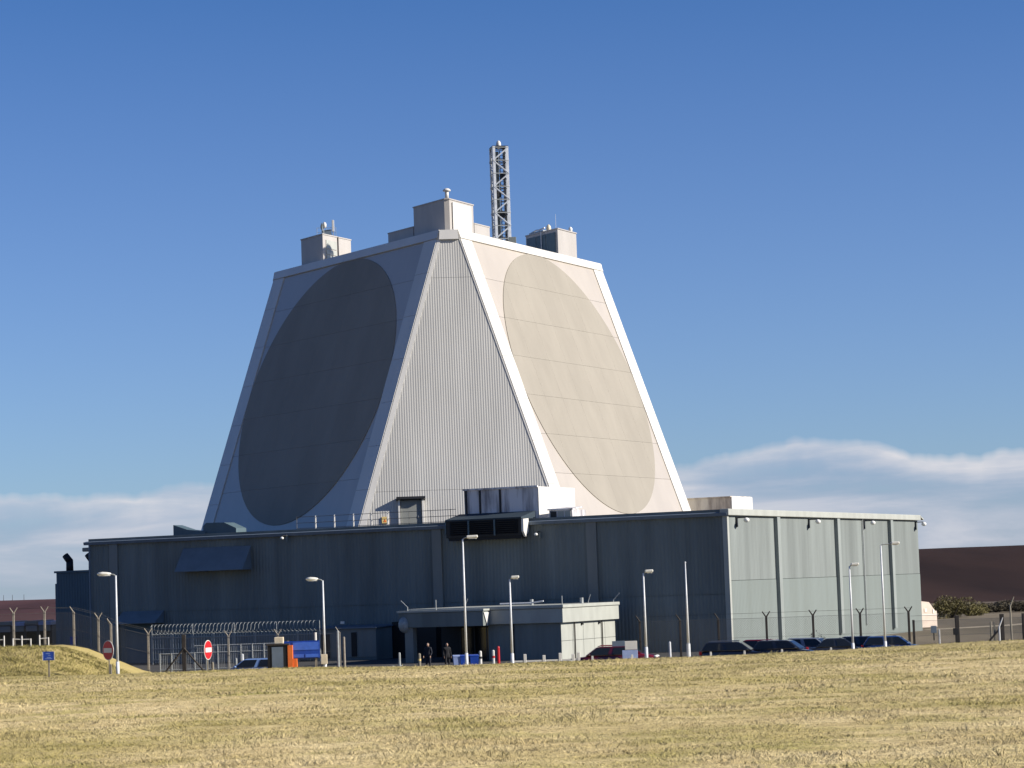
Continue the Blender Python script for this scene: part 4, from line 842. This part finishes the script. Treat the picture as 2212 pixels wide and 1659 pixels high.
# ------------------------------------------------------------------ cars
def paint(name, c, rough=.18): return mat(name, c, rough, .02, 2, coat=1.0, spec=.5)
def car(name, px, Y, rz, pc, label, kind='hatch', group='cars parked along the yard', x=None):
    if x is None: x = at(px, 1410, Y).x
    t = thing(name, label, 'car', (x, Y, ground_z(x, Y)+.012), rz, group)
    Lh = 2.15 if kind != 'estate' else 2.3; Wd = .88; H = 1.46
    # lower body: stations along x (front +x)
    st = [(-Lh, .60, .45, .78), (-Lh+.12, .80, .28, .92), (-1.35, Wd, .22, .95), (-.3, Wd, .2, .93), (.75, Wd, .22, .92), (1.3, Wd*.97, .24, .86), (Lh-.25, .78, .28, .74), (Lh, .55, .36, .60)]
    rings = []
    for xx, hw, zl, zt in st:
        rings.append([(xx, -hw*.92, zl), (xx, hw*.92, zl), (xx, hw, zl+.16), (xx, hw, (zl+zt)/2+.05), (xx, hw*.96, zt-.06), (xx, hw*.86, zt), (xx, -hw*.86, zt), (xx, -hw*.96, zt-.06), (xx, -hw, (zl+zt)/2+.05), (xx, -hw, zl+.16)])
    b = MB().loft(rings).build('body', pc, t, smooth=False, fix=True)
    md = b.modifiers.new('subsurf', 'SUBSURF'); md.levels = 1; md.render_levels = 1
    b.data.polygons.foreach_set('use_smooth', [True]*len(b.data.polygons))
    rear_b, rear_t = (-Lh+.1, -Lh+.45) if kind != 'saloon' else (-1.55, -.95)
    fb, ft = 1.02, .30
    zb_, zt_ = .90, H
    def ring(x0, x1, hw, z): return [(x0, -hw, z), (x1, -hw, z), (x1, hw, z), (x0, hw, z)]
    low = ring(rear_b, fb, .80, zb_); up = ring(rear_t, ft, .62, zt_-.05); tp = ring(rear_t+.15, ft-.22, .54, zt_)
    MB().loft([low, up, tp]).build('cabin', pc, t, bevel=.04, fix=True)
    def pane(nm, A, B, C, D, n):
        n = Vector(n).normalized()*.012; P = [Vector(q) for q in (A, B, C, D)]; c = sum(P, Vector())/4
        MB().prism([c+(q-c)*.88+n for q in P], n).build(nm, M['glass'], t, fix=True)
    pane('windscreen', low[1], low[2], up[2], up[1], (.6, 0, .75)); pane('rear_window', low[3], low[0], up[0], up[3], (-.8, 0, .5))
    for s, (l0, l1, u1, u0) in ((-1, (low[0], low[1], up[1], up[0])), (1, (low[3], low[2], up[2], up[3]))):
        l0, l1, u1, u0 = map(Vector, (l0, l1, u1, u0))
        for f0, f1 in ((.02, .48), (.52, .98)): pane('side_window', l0.lerp(l1, f0), l0.lerp(l1, f1), u0.lerp(u1, f1), u0.lerp(u1, f0), (0, s, .3))
        MB().ball((.78, s*.95, .98), .09, .1, .07, 8, 6).build('mirror', pc, t, smooth=True)
        MB().ball((Lh-.2, s*.58, .64), .16, .17, .08, 8, 6).build('headlight', M['lens'], t, smooth=True); MB().box(-Lh+.0, -Lh+.16, s*.68-.1, s*.68+.1, .68, .92).build('tail_light', M['red'], t, bevel=.02)
        for xx in (-1.32, 1.32):
            wl = MB().tube((xx, s*.68, .31), (xx, s*.89, .31), .31, n=18).build('wheel', M['tyre'], t); MB().tube((xx, s*.892, .31), (xx, s*.90, .31), .2, n=14).build('rim', M['rim'], wl)
    MB().box(-Lh-.02, -Lh+.05, -.26, .26, .52, .63).build('number_plate', M['cream'], t)
    if kind == 'estate':
        for s in (-1, 1): MB().tube((-1.7, s*.5, zt_+.05), (.1, s*.5, zt_+.05), .025).build('roof_bar', M['rim'], t)
    return t
pb = paint('black_car_paint', (.012, .012, .014)); pr = paint('red_car_paint', (.22, .010, .013)); pdr = paint('dark_red_car_paint', (.10, .008, .012)); pg = paint('charcoal_car_paint', (.035, .037, .042)); pblu = paint('blue_car_paint', (.02, .08, .28)); psi = paint('silver_car_paint', (.30, .34, .40)); plb = paint('pale_blue_car_paint', (.26, .42, .80)); pn = paint('navy_car_paint', (.012, .02, .05))
car('parked_car', 1592, 159, R(-14), pb, 'black estate car with roof bars parked before the corner of the building', 'estate')
car('parked_car', 1668, 162.5, R(-20), pr, 'red hatchback parked behind the black estate car')
car('parked_car', 1700, 159, R(-20), pg, 'charcoal hatchback parked beside the red hatchback')
car('parked_car', 1762, 162.5, R(-25), psi, 'silver grey hatchback parked among the dark cars')
car('parked_car', 1815, 159.5, R(-6), pg, 'charcoal saloon parked before the second fence post', 'saloon')
car('parked_car', 1880, 162, R(-22), pn, 'navy car parked behind the slim lamp post')
car('parked_car', 1935, 160.5, R(-10), pblu, 'bright blue car at the right end of the parked row')
car('parked_car', 1300, 158.2, R(176), pdr, 'dark maroon car parked before the pale lodge wall')
car('parked_car', 1352, 162, R(-8), pr, 'red car partly hidden behind the pale blue panel')
car('parked_car', 541, 158.5, R(172), plb, 'pale blue hatchback parked left of the orange kiosk')

# ------------------------------------------------------------------ people by the porch
def person(px, Y, h, rz, label, top, legs_m, skin, hair, arm=0.0):
    p = at(px, 1420, Y); t = thing('person', label, 'person', (p.x, Y, ground_z(p.x, Y)+.012), rz); s = h/1.75
    V_ = [(0, 0, .98), (0, 0, 1.12), (0, .01, 1.30), (0, .0, 1.46), (0, -.01, 1.56),
          (-.10, 0, .90), (-.11, -.03, .50), (-.12, .03, .10), (-.13, -.12, .05), (.10, 0, .90), (.11, -.02, .50), (.12, .03, .10), (.13, -.12, .05),
          (-.19, .0, 1.43), (-.24, .02, 1.14), (-.23, -.10-arm, .92+arm), (.19, .0, 1.43), (.24, .02, 1.14), (.23, -.10-arm, .92+arm)]
    E_ = [(0, 1), (1, 2), (2, 3), (3, 4), (0, 5), (5, 6), (6, 7), (7, 8), (0, 9), (9, 10), (10, 11), (11, 12), (3, 13), (13, 14), (14, 15), (3, 16), (16, 17), (17, 18)]
    rad = [.15, .14, .16, .13, .06, .10, .07, .05, .045, .10, .07, .05, .045, .07, .05, .035, .07, .05, .035]
    me = bpy.data.meshes.new('body'); me.from_pydata([tuple(Vector(v)*s) for v in V_], E_, []); me.update(); me.materials.append(top)
    o = bpy.data.objects.new('body', me); col.objects.link(o); o.parent = t
    o.modifiers.new('skin', 'SKIN'); 
    for i, sv in enumerate(me.skin_vertices[0].data): sv.radius = (rad[i]*s*(1.15 if i in (1, 2, 3) else 1), rad[i]*s*(.8 if i < 4 else 1)); sv.use_root = (i == 0)
    m2 = o.modifiers.new('subsurf', 'SUBSURF'); m2.levels = 1; m2.render_levels = 2; o.modifiers['skin'].use_smooth_shade = True
    rr = []
    for z, rx, ry, oy in ((1.535, .045, .05, 0), (1.56, .06, .075, -.01), (1.60, .072, .092, -.012), (1.66, .077, .1, -.008), (1.71, .07, .092, 0), (1.745, .04, .055, .005)):
        rr.append([((rx*math.cos(k*math.pi/6))*s, (oy+ry*math.sin(k*math.pi/6)-(.018 if k == 9 and 1.58 < z < 1.68 else 0))*s, z*s) for k in range(12)])
    hd = MB().loft(rr).build('head', skin, t, smooth=True, fix=True)
    MB().ball((0, .02*s, 1.69*s), .082*s, .098*s, .075*s, 12, 6).build('hair', hair, hd, smooth=True)
    for sx in (-1, 1):
        MB().ball((sx*.08*s, 0, 1.64*s), .012*s, .022*s, .032*s, 6, 5).build('ear', skin, hd, smooth=True); MB().ball((sx*.03*s, -.098*s, 1.655*s), .012*s, .008*s, .008*s, 6, 4).build('eye', M['dark'], hd)
        c = Vector((sx*.23, -.10-arm, .92+arm))*s; hm = MB().ball((c.x, c.y-.02*s, c.z-.05*s), .022*s, .04*s, .055*s, 8, 6)
        for k in range(4): hm.tube((c.x, c.y+(-.045+.022*k)*s, c.z-.08*s), (c.x-sx*.008*s, c.y+(-.055+.022*k)*s, c.z-(.15-.01*abs(k-1.3))*s), .010*s, .007*s, n=5)
        hm.tube((c.x, c.y-.045*s, c.z-.03*s), (c.x-sx*.01*s, c.y-.085*s, c.z-.075*s), .011*s, .008*s, n=5); hm.build('hand', skin, t, smooth=True)
    MB().box(-.02*s, .02*s, -.102*s, -.095*s, 1.593*s, 1.6*s).build('mouth', M['dkred'], hd)
    return t
skin = mat('skin', (.52, .33, .24), .5, .04, 8); hair = mat('dark_hair', (.03, .022, .016), .6, .1, 10); cloth = mat('black_clothing', (.014, .014, .018), .85, .1, 6); cloth2 = mat('navy_clothing', (.016, .02, .035), .85, .1, 6)
person(966, 166.5, 1.82, .3, 'person in black clothing standing in front of the porch left of the bins', cloth, cloth, skin, hair)
person(925, 166, 1.88, -.4, 'person in navy clothing standing near the porch pillar', cloth2, cloth, skin, hair, .05)

# ------------------------------------------------------------------ far left shelter, right store
p = at(-30, 1400, 236); q = at(113, 1400, 236)
sh = thing('open_shed', 'long dark open fronted shed with pale roof edges beyond the mound', 'shed', (p.x, 236, 0)); SW = q.x-p.x
for i in range(5):
    x0 = SW*i/5; MB().box(x0+.05, x0+SW/5-.05, -.4, 8, 3.3+.1*(i % 2), 3.62+.1*(i % 2)).build('roof_slab', M['paleblue'] if i in (2, 4) else M['pilaster'], sh)
    MB().box(x0+.05, x0+SW/5-.05, -.3, -.1, 2.75, 3.28).build('fascia_panel', M['gutter'] if i % 2 else M['annex'], sh)
for i in range(6): MB().box(SW*i/5-.1, SW*i/5+.1, -.35, -.1, 0, 3.3).build('column', M['dark'], sh)
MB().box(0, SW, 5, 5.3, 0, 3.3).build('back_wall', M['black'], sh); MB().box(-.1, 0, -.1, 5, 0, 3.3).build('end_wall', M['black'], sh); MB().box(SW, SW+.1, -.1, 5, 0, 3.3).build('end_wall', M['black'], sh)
yr = thing('yard_railing', 'broken row of white railings before the dark open shed', 'railing', (at(-10, 1400, 169.5).x, 169.5, 0)); wx = at(105, 1400, 169.5).x-at(-10, 1400, 169.5).x
gz = [ground_z(at(-10, 1400, 169.5).x+wx*i/6, 169.5) for i in range(7)]
for i in range(7): MB().tube((wx*i/6, 0, gz[i]-.1), (wx*i/6, 0, gz[i]+(.75 if i % 2 else .55)), .045).build('post', M['white'], yr)
for i in (0, 2, 3, 5): MB().tube((wx*i/6, 0, gz[i]+.5), (wx*(i+1)/6, 0, gz[i+1]+.5), .03).build('rail', M['white'], yr)
for i, px in enumerate((8, 27, 52)):
    p = at(px, 1300, 690); tag(MB().tube((0, 0, 0), (0, 0, 2.6), .09, .05, n=5).build('utility_pole', M['wood'], loc=(p.x, 690, 5.0)), 'thin distant utility pole on the moor skyline', 'pole', 'utility poles on the moor')
p = at(1985, 1355, 246); q = at(2031, 1355, 246)
st_ = thing('concrete_store', 'pinkish white concrete store with sloping corner beside the far end wall', 'store', (p.x, 246, 0), R(38)); SW = (q.x-p.x)/math.cos(R(38))
MB().prism([(0, 0, 0), (SW, 0, 0), (SW, 0, 1.55), (SW-.25, 0, 1.6), (SW-1.05, 0, 2.45), (0, 0, 2.62)], (0, 4, 0)).build('walls', M['pink'], st_, fix=True)
MB().box(.85, 1.2, -.05, 0, 1.5, 1.85).build('vent', M['stain'], st_); MB().box(SW-.6, SW-.42, -.05, 0, 1.35, 1.75).build('vent', M['stain'], st_)
MB().box(.02, SW-.02, -.06, -.01, 1.18, 1.26).build('string_course', M['white'], st_)

# ------------------------------------------------------------------ shrubs
def shrub(px, Y, rx, rz_, n, m, label, size=.25, name='gorse_bush', group='bushes at the foot of the moor', seed=1):
    rg = np.random.default_rng(seed); p = at(px, 1350, Y); t = thing(name, label, 'bush', (p.x, Y, ground_z(p.x, Y)), 0, group)
    tk = MB()
    for k in range(5):
        a = k*1.26+.3; tk.tube((0, 0, -.1), (math.cos(a)*rx*.45, math.sin(a)*rx*.45, rz_*.75), .10, .03, n=5)
    tk.build('trunk', M['bark'], t)
    cl = [(rg.uniform(-.75, .75)*rx, rg.uniform(-.6, .6)*rx, rz_*rg.uniform(.12, .72), rg.uniform(.3, .5)) for _ in range(11)]
    mb = MB()
    for _ in range(n):
        c = cl[rg.integers(len(cl))]; d = rg.normal(size=3); d /= np.linalg.norm(d); r = rg.uniform(.55, 1.0)**.5
        q = Vector((c[0]+d[0]*rx*c[3]*r, c[1]+d[1]*rx*c[3]*r, max(.05, c[2]+d[2]*rz_*c[3]*r*.9)))
        a = Vector(rg.normal(size=3)).normalized()*size*rg.uniform(.5, 1.2); b = Vector(rg.normal(size=3)).normalized()*size*rg.uniform(.3, .7)
        mb.poly([q-a*.5, q+b*.5, q+a*.5, q-b*.5])
    mb.build('crown', m, t)
shrub(2058, 290, 3.0, 2.5, 5200, M['gorse'], 'tall olive gorse bush right of the pink concrete store', seed=2)
shrub(2095, 300, 2.4, 1.8, 4000, M['gorse'], 'lower olive gorse bush beside the tall one', seed=3)
for i, px in enumerate((2128, 2152, 2178, 2200, 2226)):
    shrub(px, 318+6*(i % 3), 2.8, 1.1+.3*(i % 2), 2400, M['scrub'], ('dark scrub bush directly beside the lower gorse bush', 'dark scrub bush left of the diagonal fence brace', 'dark scrub bush behind the tall bent post', 'taller dark scrub bush right of the tall bent post', 'dark scrub bush at the end of the row furthest from the gorse')[i], .3, 'scrub_bush', 'dark scrub below the moor', 10+i)
shrub(1765, 176, .75, 1.5, 700, M['shrub'], 'small dark shrub at the foot of the pale side wall', .14, 'wall_shrub', None, 30)
print('objects', len(bpy.data.objects))
